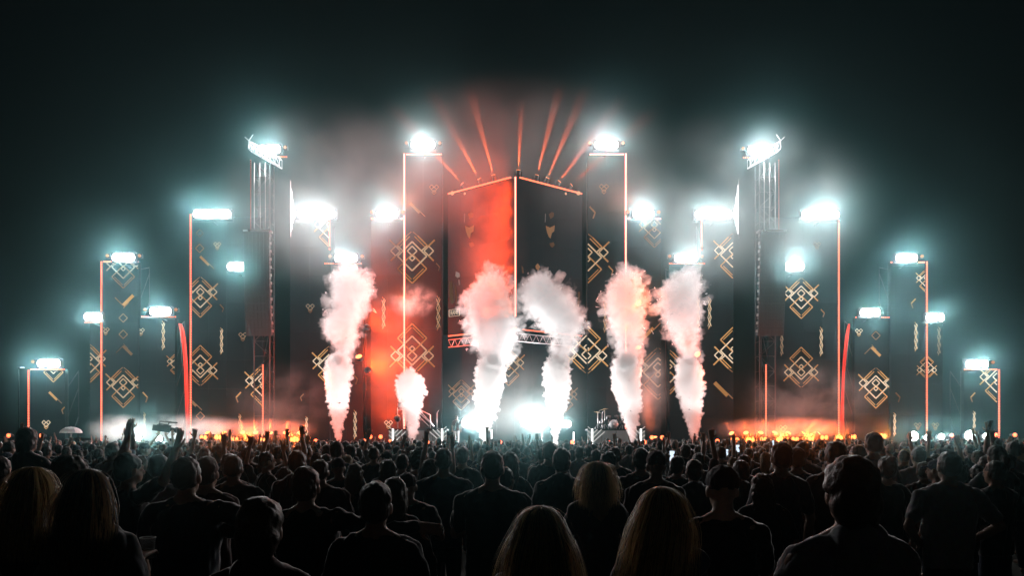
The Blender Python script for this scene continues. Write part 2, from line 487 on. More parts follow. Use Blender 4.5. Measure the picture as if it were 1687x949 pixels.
for k, yy in enumerate((468, 473, 478)):
    patch(1, [(925 + k * .6, yy), (928, yy), (928, yy + 3.2), (925, yy + 3.4)], G_GREY)
# lettering on the left face
def on_left(px, py):
    lo, hi = 0.0, 1.0
    for _ in range(24):
        k = (lo + hi) / 2
        q = wpt(-k, 0, 0) + cw.location
        if CX + q.x / q.y * F_PX > px: lo = k
        else: hi = k
    return wpt(-k, .035, EYE + (HOR - py) / F_PX * q.y)
tcu = bpy.data.curves.new('lettering', 'FONT'); tcu.body = 'RANE'; tcu.size = .42; tcu.extrude = .008; tcu.align_x = 'CENTER'; tcu.align_y = 'CENTER'
to = bpy.data.objects.new('tmp', tcu); COL.objects.link(to)
dgx = bpy.context.evaluated_depsgraph_get()
tme = bpy.data.meshes.new_from_object(to.evaluated_get(dgx)); bpy.data.objects.remove(to)
tme.name = 'lettering'
lo_ = link('lettering', tme, glow('screen_letter', (0.9, .75, .55), .7, True), cw)
lo_.location = on_left(748.5, 515.5)
ang = math.atan2(YE - YC, X(849, YC) - X(738, YE))
lo_.rotation_euler = (R(90), 0, -ang)
lo_.scale = (.62, .95, 1)
for a, b in (((740, 511), (757, 509)), ((757, 509), (757, 520)), ((757, 520), (740, 522)), ((740, 522), (740, 511))):
    MB().bar(on_left(*a), on_left(*b), .05, .02).build('letter_frame', MATS['screen_letter'], cw)
tag(cw, 'centre wedge of two angled LED faces outlined in red diodes', 'screen')

# back wall of the stage under the wedge
led_wall([(729, 967, 552)], 'LED wall in the lit recess under the centre wedge', [('E', 838, 604, 17), ('E', 966, 576, 23, 'f'), ('E', 760, 650, 14, 'd'), ('E', 930, 655, 14, 'd')], YS + 1.0)
# ------------------------------------------------------------------ blinder lamps
LAMP_W = 1500.0
WHITE = (1.0, 0.965, 0.96)
def blinder(px, py, wpx, label, Y=YS - .9, power=1.0, dots='', cells=None, hpx=13, post=True):
    """bar of big bulbs in a black housing with yoke; throws its light over the crowd"""
    root = empty('blinder_lamp', P(px, py, Y))
    wd = wpx / F_PX * Y; n = cells or (3 if wpx < 50 else 5)
    h = hpx / F_PX * Y
    hb = MB()
    hb.box((0, .16, 0), (wd + .12, .2, h + .1))
    hb.box((0, .03, h / 2 + .07), (wd + .12, .1, .03)); hb.box((0, .03, -h / 2 - .07), (wd + .12, .1, .03))
    hb.build('housing', M_BLACK, root)
    pitch = wd / n
    me = None
    for i in range(n):
        if me is None:
            me = MB().ball((0, 0, 0), (pitch * .49, .07, h * .5), 14, 8).mesh('bulb'); me.materials.append(G_WHITE)
        b = link('bulb', me, None, root); b.location = (pitch * (i - (n - 1) / 2), .02, 0)
    if post:
        MB().bar((-wd / 2 - .09, .2, 0), (-wd / 2 - .09, .2, -h * .9), .03).bar((wd / 2 + .09, .2, 0), (wd / 2 + .09, .2, -h * .9), .03).bar((-wd / 2 - .09, .2, -h * .9), (wd / 2 + .09, .2, -h * .9), .03).tube([(0, .2, -h * .9), (0, .9, -h * .9)], .03, 6).build('yoke', M_BLACK, root)
    for c in dots:
        s = -1 if c == 'l' else 1
        k = MB().ball((s * (wd / 2 + .3), .02, .12), (.11, .08, .11), 12, 8).build('side_lamp', glow('dim_orange_lens', (1, .3, .1), .45, True), root)
        MB().box((s * (wd / 2 + .3), .17, .12), (.26, .2, .26)).build('can', M_BLACK, k)
    m = 2 if wpx > 50 else 1
    for i in range(m):
        lamp_light(root, ((i - (m - 1) / 2) * wd * .5, -.35, 0), 'POINT', LAMP_W * power * (1 if m == 1 else .8), WHITE, .12)
    return tag(root, label, 'lamp', 'white blinder lamps on the stage towers')

blinder(80, 599, 38, 'white blinder lamp on the far left pole arm', dots='l', power=.8)
blinder(203, 424, 38, 'white blinder lamp over the second LED wall from left', dots='lr')
blinder(153, 522, 30, 'small white blinder lamp left of the second pole from left', power=.7)
blinder(264, 513, 36, 'white blinder lamp over the low LED wall left of the red glow', dots='lr', power=.8)
blinder(349, 352, 62, 'long white blinder lamp on top of the left wide LED wall')
blinder(390, 439, 32, 'white blinder lamp beside the left hanging speakers', power=.9)
blinder(444, 245, 36, 'white blinder lamp on the left speaker tower truss', dots='r')
blinder(521, 352, 64, 'long white blinder lamp between left speaker tower and first plume', power=.55)
blinder(570, 425, 38, 'white blinder lamp right above the leftmost plume', dots='lr', power=.7)
blinder(638, 352, 36, 'white blinder lamp on the left arm of the tall left pole', dots='lr')
blinder(697, 238, 40, 'highest white blinder lamp left of the centre wedge', dots='lr')
blinder(999, 238, 40, 'highest white blinder lamp right of the centre wedge', dots='lr')
blinder(1060, 352, 36, 'white blinder lamp on the right arm of the tall right pole', dots='lr')
blinder(1130, 425, 38, 'white blinder lamp right above the rightmost plume', dots='lr', power=.7)
blinder(1176, 353, 62, 'long white blinder lamp between rightmost plume and right speaker tower', power=.55)
blinder(1250, 247, 36, 'white blinder lamp on the right speaker tower truss', dots='l')
blinder(1352, 353, 62, 'long white blinder lamp on top of the right wide LED wall')
blinder(1308, 439, 34, 'white blinder lamp beside the right hanging speakers', power=.9)
blinder(1434, 515, 34, 'white blinder lamp over the low LED wall right of the red glow', power=.8)
blinder(1494, 425, 36, 'white blinder lamp over the second LED wall from right', dots='r')
blinder(1541, 523, 30, 'small white blinder lamp right of the second pole from right', power=.7)
blinder(1610, 600, 38, 'white blinder lamp on the far right pole arm', dots='r', power=.8)

# arms with a red row under the lamps that have no pole of their own
def lamp_bar(x0, x1, py, label, Y=YS - .55):
    c = P((x0 + x1) / 2, py, Y); wd = (x1 - x0) / F_PX * Y
    root = empty('lamp_bar', c)
    MB().box((0, .08, 0), (wd, .08, .1)).build('beam', M_BLACK, root)
    MB().box((0, .3, 0), (.08, .4, .08)).build('bracket', M_BLACK, root)
    diode_row((-wd / 2, .02, 0), (wd / 2, .02, 0), .11, .06, 'diodes', G_LED, root)
    return tag(root, label, 'light bar', 'red diode bars under lamps')
lamp_bar(138, 165, 531, 'red diode bar under the small lamp left of the second pole')
lamp_bar(232, 290, 522, 'red diode bar under the lamp left of the red glow')
lamp_bar(534, 596, 434, 'red diode bar just above the leftmost plume')
lamp_bar(1102, 1162, 434, 'red diode bar just above the rightmost plume')
lamp_bar(1409, 1466, 523, 'red diode bar under the lamp right of the red glow')
lamp_bar(1529, 1553, 531, 'red diode bar under the small lamp right of the second pole')
lamp_bar(440, 473, 258, 'red diode bar under the lamp on the left speaker tower', YS - .8)
lamp_bar(1224, 1256, 259, 'red diode bar under the lamp on the right speaker tower', YS - .8)

# ------------------------------------------------------------------ speaker towers with hung line arrays
def speaker_tower(s, label, label2):
    Y = 45.2
    m = lambda px: px if s < 0 else 1696 - px
    root = empty('speaker_tower', (X(m(425), Y), Y, 0))
    o = root.location
    zt = Z(262, Y)
    mast = MB()
    xm = [X(m(414), Y) - o.x, X(m(440), Y) - o.x]
    for xx in xm:
        for yy in (0.5, 1.3):
            mast.tube([(xx, yy, DECK_Z), (xx, yy, zt)], .045, 8)
    mast.build('mast', mat('tower_steel', (.03, .03, .032), .6, metal=.4), root)
    br = MB(); k = DECK_Z; f = 0
    while k < zt - 1:
        a, b = (xm[0], xm[1]) if f % 2 else (xm[1], xm[0])
        br.tube([(a, .5, k), (b, .5, k + 1.0)], .02, 5); br.tube([(a, .5, k), (b, .5, k)], .02, 5); br.tube([(a, 1.3, k), (b, 1.3, k + 1)], .02, 5)
        br.tube([(a, .5, k), (a, 1.3, k)], .02, 5); br.tube([(b, .5, k), (b, 1.3, k)], .02, 5)
        k += 1.0; f += 1
    br.build('lacing', MATS['tower_steel'], root)
    top = MB()                                             # tilted truss head
    a0, a1 = P(m(412), 240, Y) - o, P(m(462), 268, Y) - o
    off = [Vector((0, y, z)) for y, z in ((-.2, .28), (.3, .28), (-.2, -.28), (.3, -.28))]
    for q in off: top.tube([a0 + q, a1 + q], .03, 6)
    for i in range(7):
        u, v = a0.lerp(a1, i / 7), a0.lerp(a1, (i + 1) / 7)
        top.tube([u + off[0], v + off[2]], .018, 5); top.tube([u + off[2], u + off[0]], .018, 5); top.tube([u + off[0], v + off[1]], .018, 5); top.tube([u + off[2], u + off[3]], .018, 5); top.tube([u + off[1], u + off[0]], .018, 5)
    for q in (a0, a1): top.tube([q + off[0], q + off[1], q + off[3], q + off[2], q + off[0]], .02, 5)
    top.tube([a0 + off[0], a0 + Vector((-s * .2, 0, .75))], .02, 5); top.tube([a0 + off[1], a0 + Vector((s * .35, 0, .6))], .02, 5)
    top.build('truss_head', M_ALU, root)
    ca = MB()
    for px in (419, 428, 437):
        ca.tube([P(m(px), 268, Y - .3) - o, P(m(px + (1 if px == 428 else 0)), 384, Y - .3) - o], .014, 5)
    ca.build('cable', mat('steel_rope', (.3, .3, .3), .4, metal=.8), root)
    rl = MB().box((P(m(413), 325, Y) - o), (.07, .05, Z(262, Y) - Z(383, Y))).build('edge_post', M_BLACK, root)
    diode_row(P(m(413), 383, Y - .06) - o, P(m(413), 262, Y - .06) - o, .13, .045, 'diodes', glow('dim_red_diode', (1, .12, .06), .6, True), rl)
    tag(root, label, 'tower', 'speaker towers')
    la = empty('line_array', P(m(425), 384, Y - .3))       # hung loudspeakers
    n = 13; y = 0.0
    tilt = 0.0
    wd = 42 / F_PX * Y; hh = .52
    me = MB()
    me.add([(-wd / 2, -.35, -hh / 2), (wd / 2, -.35, -hh / 2), (wd / 2, -.35, hh / 2), (-wd / 2, -.35, hh / 2), (-wd / 2 + .12, .35, -hh / 2 + .06), (wd / 2 - .12, .35, -hh / 2 + .06), (wd / 2 - .12, .35, hh / 2 - .06), (-wd / 2 + .12, .35, hh / 2 - .06)],
           [(0, 1, 2, 3), (7, 6, 5, 4), (0, 4, 5, 1), (1, 5, 6, 2), (2, 6, 7, 3), (3, 7, 4, 0)])
    cab = me.mesh('loudspeaker'); cab.materials.append(mat('speaker_paint', (.03, .032, .034), .7, bump=.2, scale=40))
    gme = MB()
    for k in range(7): gme.box((-wd / 2 + .12 + k * (wd - .24) / 6, -.365, 0), (.02, .03, hh * .86))
    grl = gme.mesh('grille'); grl.materials.append(M_BLACK)
    sde = MB().box((0, 0, 0), (.07, .18, .16)).mesh('rigging_plate'); sde.materials.append(mat('bare_steel', (.6, .6, .6), .3, metal=.9))
    for i in range(n):
        b = link('loudspeaker', cab, None, la)
        tilt = R(.55 * i * i * .12)
        b.location = (0, .02 * i * i * .15, -hh * (i + .5) * .99); b.rotation_euler = (tilt, 0, 0)
        gq = link('grille', grl, None, b)
        rp = link('rigging_plate', sde, None, b); rp.location = (-s * (wd / 2 + .045), -.2, .05)
    MB().box((0, 0, .1), (wd + .1, .5, .12)).build('flying_frame', MATS['bare_steel'], la)
    tag(la, label2, 'loudspeaker', 'hung line arrays')
speaker_tower(-1, 'steel speaker tower with tilted truss head on the left', 'hanging column of black loudspeakers left of the first plume')
speaker_tower(1, 'steel speaker tower with tilted truss head on the right', 'hanging column of black loudspeakers right of the last plume')

# patches of lamp light on the tower sides, shaped as pale triangular cloths
def side_scrim(s, label):
    xx = X(478 if s < 0 else 1217, 44.2)
    root = empty('side_scrim', (xx, 44.2, Z(398, 45)))
    zt = Z(303, 45) - Z(398, 45)
    sh = MB(); n = 16
    for i in range(n):                                      # slightly wavy cloth in depth, tapered like the patch of light
        y0, y1 = .9 * i / n, .9 * (i + 1) / n
        w0, w1 = .03 * math.sin(i * 1.3), .03 * math.sin((i + 1) * 1.3)
        sh.add([(w0, y0, zt * .5 * i / n), (w1, y1, zt * .5 * (i + 1) / n), (w1, y1, zt - zt * .5 * (i + 1) / n), (w0, y0, zt - zt * .5 * i / n)], [(0, 1, 2, 3)], True)
    sh.build('cloth', mat('grey_scrim', (.4, .4, .41), .9, scale=3, bump=.2), root)
    MB().tube([(0, 0, 0), (0, 0, zt)], .025, 6).tube([(0, 0, zt * .5), (0, 1.6, zt * .5)], .02, 6).build('frame', M_BLACK, root)
    return tag(root, label, 'scrim', 'scrims beside the speaker towers')
side_scrim(-1, 'small triangular cloth scrim catching light beside the left long lamp')
side_scrim(1, 'small triangular cloth shaped as a patch of lamp light beside the right long lamp')

# ------------------------------------------------------------------ soft red side glows, given shape as added cloth fins
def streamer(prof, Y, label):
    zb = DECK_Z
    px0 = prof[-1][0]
    root = empty('red_glow_fin', (X(px0, Y), Y, zb))
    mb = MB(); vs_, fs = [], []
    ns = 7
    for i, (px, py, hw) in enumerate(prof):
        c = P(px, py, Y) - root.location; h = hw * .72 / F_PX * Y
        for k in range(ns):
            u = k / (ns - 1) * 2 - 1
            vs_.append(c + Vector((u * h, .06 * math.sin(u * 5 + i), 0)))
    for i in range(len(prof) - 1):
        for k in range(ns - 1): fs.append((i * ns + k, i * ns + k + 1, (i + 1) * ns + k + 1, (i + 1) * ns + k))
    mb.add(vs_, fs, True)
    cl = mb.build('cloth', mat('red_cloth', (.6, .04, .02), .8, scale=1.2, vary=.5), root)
    lamp_light(root, (0, -.5, .1), 'SPOT', 330, (1, .06, .008), .1, rot=aim((0, .12, 1)), cone=R(22), blend=.6)  # added red spot at the foot that makes the cloth glow
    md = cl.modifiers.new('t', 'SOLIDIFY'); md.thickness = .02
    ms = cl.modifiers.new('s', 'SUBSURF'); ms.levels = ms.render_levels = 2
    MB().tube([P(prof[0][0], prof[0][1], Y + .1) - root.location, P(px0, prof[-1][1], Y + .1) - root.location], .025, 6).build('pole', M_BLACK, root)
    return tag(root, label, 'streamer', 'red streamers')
streamer([(296, 533, 3), (300, 540, 6), (304, 570, 4), (307, 620, 3.6), (308, 670, 4), (309, 700, 4), (309, 735, 4)], 45.3, 'tall narrow cloth fin shaped as a red glow left of the left wide LED wall')
streamer([(1399, 533, 1), (1396, 550, 3.5), (1391, 590, 4), (1388, 640, 3.6), (1387, 690, 5), (1387, 735, 6)], 45.3, 'tall narrow cloth fin shaped as a red glow right of the right wide LED wall')

# ------------------------------------------------------------------ floor lights
def can_light(px, py, label, Y=42.0, col=(1, .12, .04), strength=6, r=.12, group='small red stage lamps', power=0):
    p = P(px, py, Y)
    root = empty('par_lamp', (p.x, p.y, p.z))
    MB().tube([(0, .02, 0), (0, .12, 0), (0, .38, 0)], [r * 1.12, r * 1.12, r * .7], 14).build('can', M_BLACK, root)
    MB().ball((0, .0, 0), (r, .05, r), 14, 8).build('lens', glow('lens_%.2f_%.2f_%.1f' % (col[1], col[2], strength), col, strength, True), root)
    st = MB().bar((-r - .05, .15, 0), (-r - .05, .15, -r - .1), .02).bar((r + .05, .15, 0), (r + .05, .15, -r - .1), .02).bar((-r - .05, .15, -r - .1), (r + .05, .15, -r - .1), .02)
    st.tube([(0, .15, -r - .1), (0, .15, DECK_Z - p.z)], .025, 6).build('stand', M_BLACK, root)
    if power: lamp_light(root, (0, -.2, 0), 'POINT', power, col, .08)
    return tag(root, label, 'lamp', group)
for px, py, lab in ((610, 720, 'leftmost of the small red lamps on the dark stage floor'), (627, 720, 'small red lamp right next to the leftmost red one'), (643, 728, 'small red lamp at the left corner of the left riser'),
                    (704, 729, 'small orange red lamp in front of the left riser'), (824, 729, 'small red lamp below the third plume'), (943, 729, 'small red lamp left of the right riser'),
                    (1002, 729, 'small red lamp in front of the right riser'), (1062, 729, 'small red lamp at the right corner of the right riser'), (1074, 721, 'small orange lamp right of the right riser'),
                    (1091, 721, 'rightmost small orange lamp beside the right riser'), (520, 727, 'small red lamp left of the leftmost plume'), (1182, 727, 'small red lamp right of the rightmost plume'),
                    (14, 718, 'red lamp at the far left edge of the picture'), (68, 718, 'red lamp below the far left pole'), (1568, 718, 'red lamp between two white stars on the right'),
                    (1641, 717, 'red lamp below the far right pole'), (1672, 717, 'red lamp at the far right edge of the picture'), (600, 727, 'dim red lamp on the floor behind the first plume')):
    can_light(px, py, lab)
for px, py, sz, lab in ((1505, 719, .30, 'largest left white star lamp at crowd level on the right'), (1527, 721, .17, 'white star lamp at the foot of the second pole from right'), (1551, 720, .2, 'middle white star lamp at crowd level on the right'),
                        (1598, 718, .32, 'broad white star lamp at crowd level right'), (1624, 719, .18, 'white star lamp left of the far right pole'), (228, 723, .2, 'white star lamp inside the low fog on the left'),
                        (262, 724, .2, 'white star lamp below the video camera')):
    can_light(px, py, lab, col=(1, .96, .92), strength=12, r=sz, group='white star lamps at crowd level', power=(480 if px > 400 else 2200) * sz / .3)

def floor_bar(px, py, wpx, label, Y=42.4, power=620):
    p = P(px, py, Y); wd = wpx / F_PX * Y
    root = empty('floor_light_bar', p)
    MB().box((0, .12, 0), (wd + .06, .2, .34)).build('housing', M_BLACK, root)
    n = max(2, int(wpx / 5)); me = MB().ball((0, 0, 0), (wd / n * .5, .05, .15), 10, 6).mesh('cell'); me.materials.append(glow('hot_amber_cell', (1, .22, .06), 4, True))
    for i in range(n):
        c = link('cell', me, None, root); c.location = (wd / n * (i - (n - 1) / 2), .01, 0)
    MB().box((0, .12, (DECK_Z - p.z) / 2 - .06), (.08, .1, p.z - DECK_Z - .12)).build('foot', M_BLACK, root)
    if power: lamp_light(root, (0, -.2, .1), 'POINT', power, (1, .10, .012), .15)
    return tag(root, label, 'light bar', 'amber floor light bars')
for i, (px, py, wd) in enumerate(((335, 721, 12), (360, 721, 14), (385, 724, 15), (408, 724, 12), (433, 725, 14), (485, 725, 15), (1211, 725, 14), (1236, 726, 15), (1258, 724, 12), (1286, 725, 14), (1310, 724, 13), (1334, 723, 15), (1358, 721, 13), (1383, 722, 11), (1405, 720, 12), (1455, 719, 12))):
    nth = ('first', 'second', 'third', 'fourth', 'fifth', 'sixth', 'seventh', 'eighth', 'ninth', 'tenth')[i if i < 6 else i - 6]
    floor_bar(px, py, wd, '%s amber light bar from the left in the %s floor row' % (nth, 'left' if i < 6 else 'right'), power=900 if i % 2 else 0)

def moving_head(px, py, dx, label, Y=42.8, power=90, col=(1, .12, .015), cone=9, dz=1.0, dy=-.25, base=True, size=1.0):
    """base, yoke, tilted head, lit lens and its beam"""
    p = P(px, py, Y)
    root = empty('moving_head_light', p)
    root.scale = (size, size, size)
    d = Vector((dx, dy, dz)).normalized()
    MB().box((0, .1, -.36), (.36, .34, .14)).build('base', M_BLACK, root)
    if base and p.z - .43 > DECK_Z + .05:
        MB().box((0, .1, (DECK_Z - p.z - .43) / 2), (.3, .3, p.z - .43 - DECK_Z)).build('plinth', M_BLACK, root)
    MB().bar((-.2, .1, -.3), (-.2, .1, .1), .05, .1).bar((.2, .1, -.3), (.2, .1, .1), .05, .1).bar((-.23, .1, -.28), (.23, .1, -.28), .05, .1).build('yoke', M_BLACK, root)
    o = Vector((0, .1, 0))
    h = MB().tube([o - d * .22, o - d * .1, o + d * .16, o + d * .2], [.09, .15, .15, .13], 14).build('head', mat('head_plastic', (.03, .03, .03), .4), root)
    le = MB().tube([o + d * .202, o + d * .215], [.12, .11], 14).build('lens', glow('amber_lens', (1, .3, .09), 4, True), h)
    lamp_light(root, o + d * .3, 'SPOT', power, col, .05, rot=aim(d), cone=R(cone), blend=.5)
    return tag(root, label, 'moving light', 'amber moving head lights')
nthw = ('first', 'second', 'third', 'fourth', 'fifth', 'sixth', 'seventh')
for i, (px, dx) in enumerate(((343, -.2), (370, -.1), (399, .15), (421, .1), (444, .25), (468, .45), (490, .8))):
    moving_head(px, 719, dx, '%s amber moving light from the left in the left floor row' % nthw[i], power=12000, cone=13, dy=-.7, size=1.35)
for i, (px, dx) in enumerate(((1209, -.75), (1231, -.4), (1253, 0.0), (1275, .22), (1297, .45), (1320, .75), (1345, 1.0))):
    moving_head(px, 719, dx, '%s amber moving light from the left in the right floor row' % nthw[i], power=12000, cone=13, dy=-.7, size=1.35)
# beams on the crown of the wedge
for i, (s, k, dx, dz) in enumerate(((-1, .75, -.9, .9), (-1, .5, -.55, .9), (-1, .3, -.30, 1), (1, .04, .05, 1), (1, .3, .28, 1), (1, .45, .42, .9), (1, .62, .75, .9), (1, .8, 1.0, .8))):
    q = wpt(s * k, -.2, WT + .45) + cw.location
    root = moving_head(CX + q.x / q.y * F_PX, HOR - (q.z - EYE) / q.y * F_PX, dx, '%s amber beam light on the %s top edge of the centre wedge' % (nthw[i if s < 0 else i - 3], 'left' if s < 0 else 'right'), Y=q.y, power=70000, cone=9, dz=dz, dy=-.35, base=False, col=(1, .12, .025))
# warm round lamps hung at the wedge corners
for px, py, s, lab in ((745, 318, -1, 'round warm lamp at the left top corner of the wedge'), (953, 318, 1, 'round warm lamp at the right top corner of the wedge'), (766, 319, -1, 'small warm lamp under the left top edge of the wedge'), (932, 319, 1, 'small warm lamp under the right top edge of the wedge')):
    q = P(px, py, 45.2)
    root = empty('globe_lamp', q)
    MB().ball((0, 0, 0), .13 if 'round' in lab else .08, 14, 10).build('globe', glow('warm_globe', (1, .55, .3), .8, True), root)
    MB().tube([(0, .0, .1), (0, .1, .3), (0, .6, .3)], .02, 6).build('bracket', M_BLACK, root)
    tag(root, lab, 'lamp', 'warm globe lamps on the wedge')

# added wash lights that turn the smoke and plume edges orange
def wash(px, py, Y, target, power, cone, label, col=(1, .048, .005)):
    p = P(px, py, Y); t = Vector(target); d = (t - p).normalized()
    root = empty('wash_light', p)
    MB().tube([-d * .25, -d * .1, d * .12], [.1, .2, .22], 14).build('can', M_BLACK, root)
    MB().tube([d * .121, d * .13], [.2, .19], 14).build('lens', glow('red_wash_lens', (1, .25, .08), 5, True), root)
    MB().bar((-.28, 0, 0), (-.28, 0, -.35), .03).bar((.28, 0, 0), (.28, 0, -.35), .03).bar((-.28, 0, -.35), (.28, 0, -.35), .03).build('yoke', M_BLACK, root)
    lamp_light(root, d * .25, 'SPOT', power, col, .3, rot=aim(d), cone=R(cone), blend=.8)
    return tag(root, label, 'lamp', 'orange wash lights')
for k, (px, py, pw, lab) in enumerate(((604, 455, 450, 'top orange wash light in the gap left of the tall left pole'), (604, 540, 1100, 'middle orange wash light in the gap left of the tall left pole'),
                                (606, 610, 1700, 'lower orange wash light in the gap left of the tall left pole'), (655, 690, 1500, 'orange wash light on the floor left of the second plume'))):
    wash(px, py, 43.0, P(640, py - 20, 44.8), pw * 14, 140, lab)
wash(847, 545, 42.0, P(822, 480, 40.8), 2600, 46, 'small orange wash light under the wedge nose', (1, .16, .02))
wash(1078, 724, 42.6, P(1035, 540, 40.8), 8000, 42, 'orange wash light on the floor right of the fifth plume', (1, .12, .012))
wash(1052, 575, 43.2, P(1036, 500, 40.8), 4200, 80, 'orange wash light hung behind the fifth plume', (1, .12, .012))
wash(1052, 500, 43.0, P(1036, 480, 40.8), 3200, 80, 'upper added orange wash light hung behind the fifth plume', (1, .12, .012))
wash(1150, 585, 42.4, P(1128, 560, 40.8), 1400, 70, 'orange wash light hung behind the last plume', (1, .07, .01))
wash(592, 590, 42.4, P(575, 540, 40.8), 600, 70, 'orange wash light hung behind the first plume', (1, .07, .01))

# ------------------------------------------------------------------ centre stage: risers, blinders, stairs, drums
blinder(784, 697, 46, 'blinding white floor lamp between the third plume and the performer', Y=44.5, power=1.7, cells=5, hpx=16, post=False)
blinder(880, 694, 44, 'blinding white floor lamp left of the fourth plume', Y=44.5, power=2.1, cells=5, hpx=18, post=False)
blinder(930, 699, 22, 'small white floor lamp right of the fourth plume', Y=44.5, power=.35, cells=3, hpx=10, post=False)
M_RISER = mat('riser_panel', (.25, .28, .28), .4, scale=2)
def riser(x0, x1, label):
    Y = 42.2
    zt = Z(707, Y)
    root = empty('riser', ((X(x0, Y) + X(x1, Y)) / 2, Y, DECK_Z))
    wd = X(x1, Y) - X(x0, Y); h = zt - DECK_Z
    MB().box((0, .7, h - .05), (wd, 1.4, .1)).build('top_board', M_BLACK, root)
    n = 4
    me = MB().box((0, 0, (h - .1) / 2), (wd / n - .03, .05, h - .1)).mesh('front_panel'); me.materials.append(M_RISER)
    for i in range(n):
        o = link('front_panel', me, None, root); o.location = (-wd / 2 + wd * (i + .5) / n, .05, 0)
    for s in (-1, 1):
        MB().tube([(s * (wd / 2 - .28), -.05, .02), (s * (wd / 2 - .28), -.05, h)], .05, 10).build('light_tube', G_TUBE, root)
        st = MB()
        for k in range(4):
            o0 = -.1 + .26 * k
            a = (s * (wd / 2 - .34), 0.0, h - o0 * .9 - .1); 
            st.bar((s * (wd / 2 - .36), 0, max(.05, h - .12 - o0)), (s * (wd / 2 - 1.05), 0, min(h - .04, h + .5 - o0)) if h + .5 - o0 < h else (s * (wd / 2 - .36 - max(0.02, o0 + .08)), 0, h - .04), .05, .03, up=(0, 1, 0))
            st.bar((s * (wd / 2 - .2), 0, max(.05, h - .12 - o0)), (s * (wd / 2 - .02), 0, max(.2, h + .04 - o0)) , .04, .03, up=(0, 1, 0))
        st.build('chevron', glow('white_stripe', (1, .95, .9), .55, True), root)
    return tag(root, label, 'riser', 'panelled stage risers')
riser(640, 736, 'grey panelled riser with white light tubes behind the second plume')
riser(968, 1063, 'grey panelled riser carrying the drum kit behind the fifth plume')
def light_tube(px, y0, y1, label, Y=43.0):
    root = empty('light_tube', (X(px, Y), Y, DECK_Z))
    MB().tube([(0, 0, .06), (0, 0, Z(y0, Y) - DECK_Z)], .04, 10).build('tube', G_TUBE, root)
    MB().box((0, 0, .03), (.2, .2, .06)).build('foot', M_BLACK, root)
    return tag(root, label, 'light tube', 'upright light tubes')
light_tube(810, 708, 732, 'upright white light tube just right of the third plume')
light_tube(893, 708, 732, 'upright white light tube left of the fourth plume')
light_tube(945, 712, 732, 'short upright light tube left of the right riser')
st = empty('stair_rail', P(690, 706, 43.0))
rb = MB()
o = st.location
for a, b in (((655, 672), (655, 706)), ((664, 676), (664, 706)), ((689, 674), (709, 684)), ((709, 684), (709, 706)), ((690, 680), (715, 703)), ((694, 690), (707, 703)), ((689, 674), (715, 703)), ((655, 676), (664, 676))):
    rb.tube([P(*a, 43.0) - o, P(*b, 43.0) - o], .03, 6)
rb.build('rail', M_ALU, st)
stp = MB()
for k in range(5): stp.box(P(668 + k * 7, 704 - k * 0, 43.4) - o + Vector((0, .1, .15 * k)), (.3, .7, .04))
stp.build('tread', M_BLACK, st)
MB().box(P(660, 668, 43.0) - o, (.35, .3, .25)).build('monitor_box', mat('grey_box', (.4, .4, .4), .5), st)
tag(st, 'metal stair rail standing on the left riser', 'railing')

def drum_kit():
    Y = 42.9; zt = Z(707, 42.2)
    root = empty('drum_kit', (X(1010, Y), Y, zt))
    shell = mat('drum_shell', (.04, .04, .045), .25, spec=.6); skin = mat('drum_skin', (.25, .27, .28), .5); brass = mat('brass_cymbal', (.6, .45, .2), .3, metal=1)
    k = MB().tube([(0, -.25, .3), (0, .25, .3)], .3, 20).build('bass_drum', shell, root)
    MB().tube([(0, -.262, .3), (0, -.252, .3)], .28, 20).build('drum_skin', skin, k)
    MB().tube([(0, -.27, .3), (0, -.265, .3)], .06, 12).build('badge', mat('badge_white', (.7, .7, .7), .5), k)
    for x, z, r in ((-.28, .72, .16), (.22, .74, .16), (.62, .4, .22), (-.68, .42, .2)):
        MB().tube([(x, .1, z - .13), (x, .1, z + .13)], r, 16).build('tom_drum', shell, root)
        MB().tube([(x, .1, .02), (x, .1, z - .14)], .02, 6).build('drum_stand', M_ALU, root)
    for x, z, t in ((-.95, 1.05, .2), (-.5, 1.25, -.15), (.6, 1.3, .2), (.95, .95, -.2)):
        MB().tube([(x, .2, .02), (x, .2, z)], .015, 6).tube([(x - .2, 0, .02), (x, .2, .35), (x + .2, 0, .02)], .012, 5).build('cymbal_stand', M_ALU, root)
        m = Matrix.Rotation(t, 4, 'Y')
        c = MB().tube([(0, 0, 0), (0, 0, .015), (0, 0, .04)], [.24, .1, .05], 18).build('cymbal', brass, root)
        c.location = (x, .2, z); c.rotation_euler = (0, t, 0)
    tag(root, 'drum kit with cymbals on the right riser', 'drum kit')
drum_kit()
for i, (px, lab) in enumerate(((985, 'left microphone stand by the drum kit'), (992, 'second microphone stand by the drum kit'), (720, 'microphone stand on the left riser'))):
    Y = 42.5; b = Vector((X(px, Y), Y, Z(707, 42.2)))
    root = empty('microphone_stand', b)
    MB().tube([(0, 0, .02), (0, 0, 1.0)], .014, 6).tube([(0, 0, 1.0), (.12, -.1, 1.15)], .012, 6).build('stand', M_ALU, root)
    MB().tube([(0, 0, 0), (0, 0, .03)], .13, 12).build('foot', M_BLACK, root)
    MB().ball((.14, -.12, 1.18), (.035, .05, .035), 8, 6).build('microphone', M_BLACK, root)
    tag(root, lab, 'microphone stand', 'microphone stands')
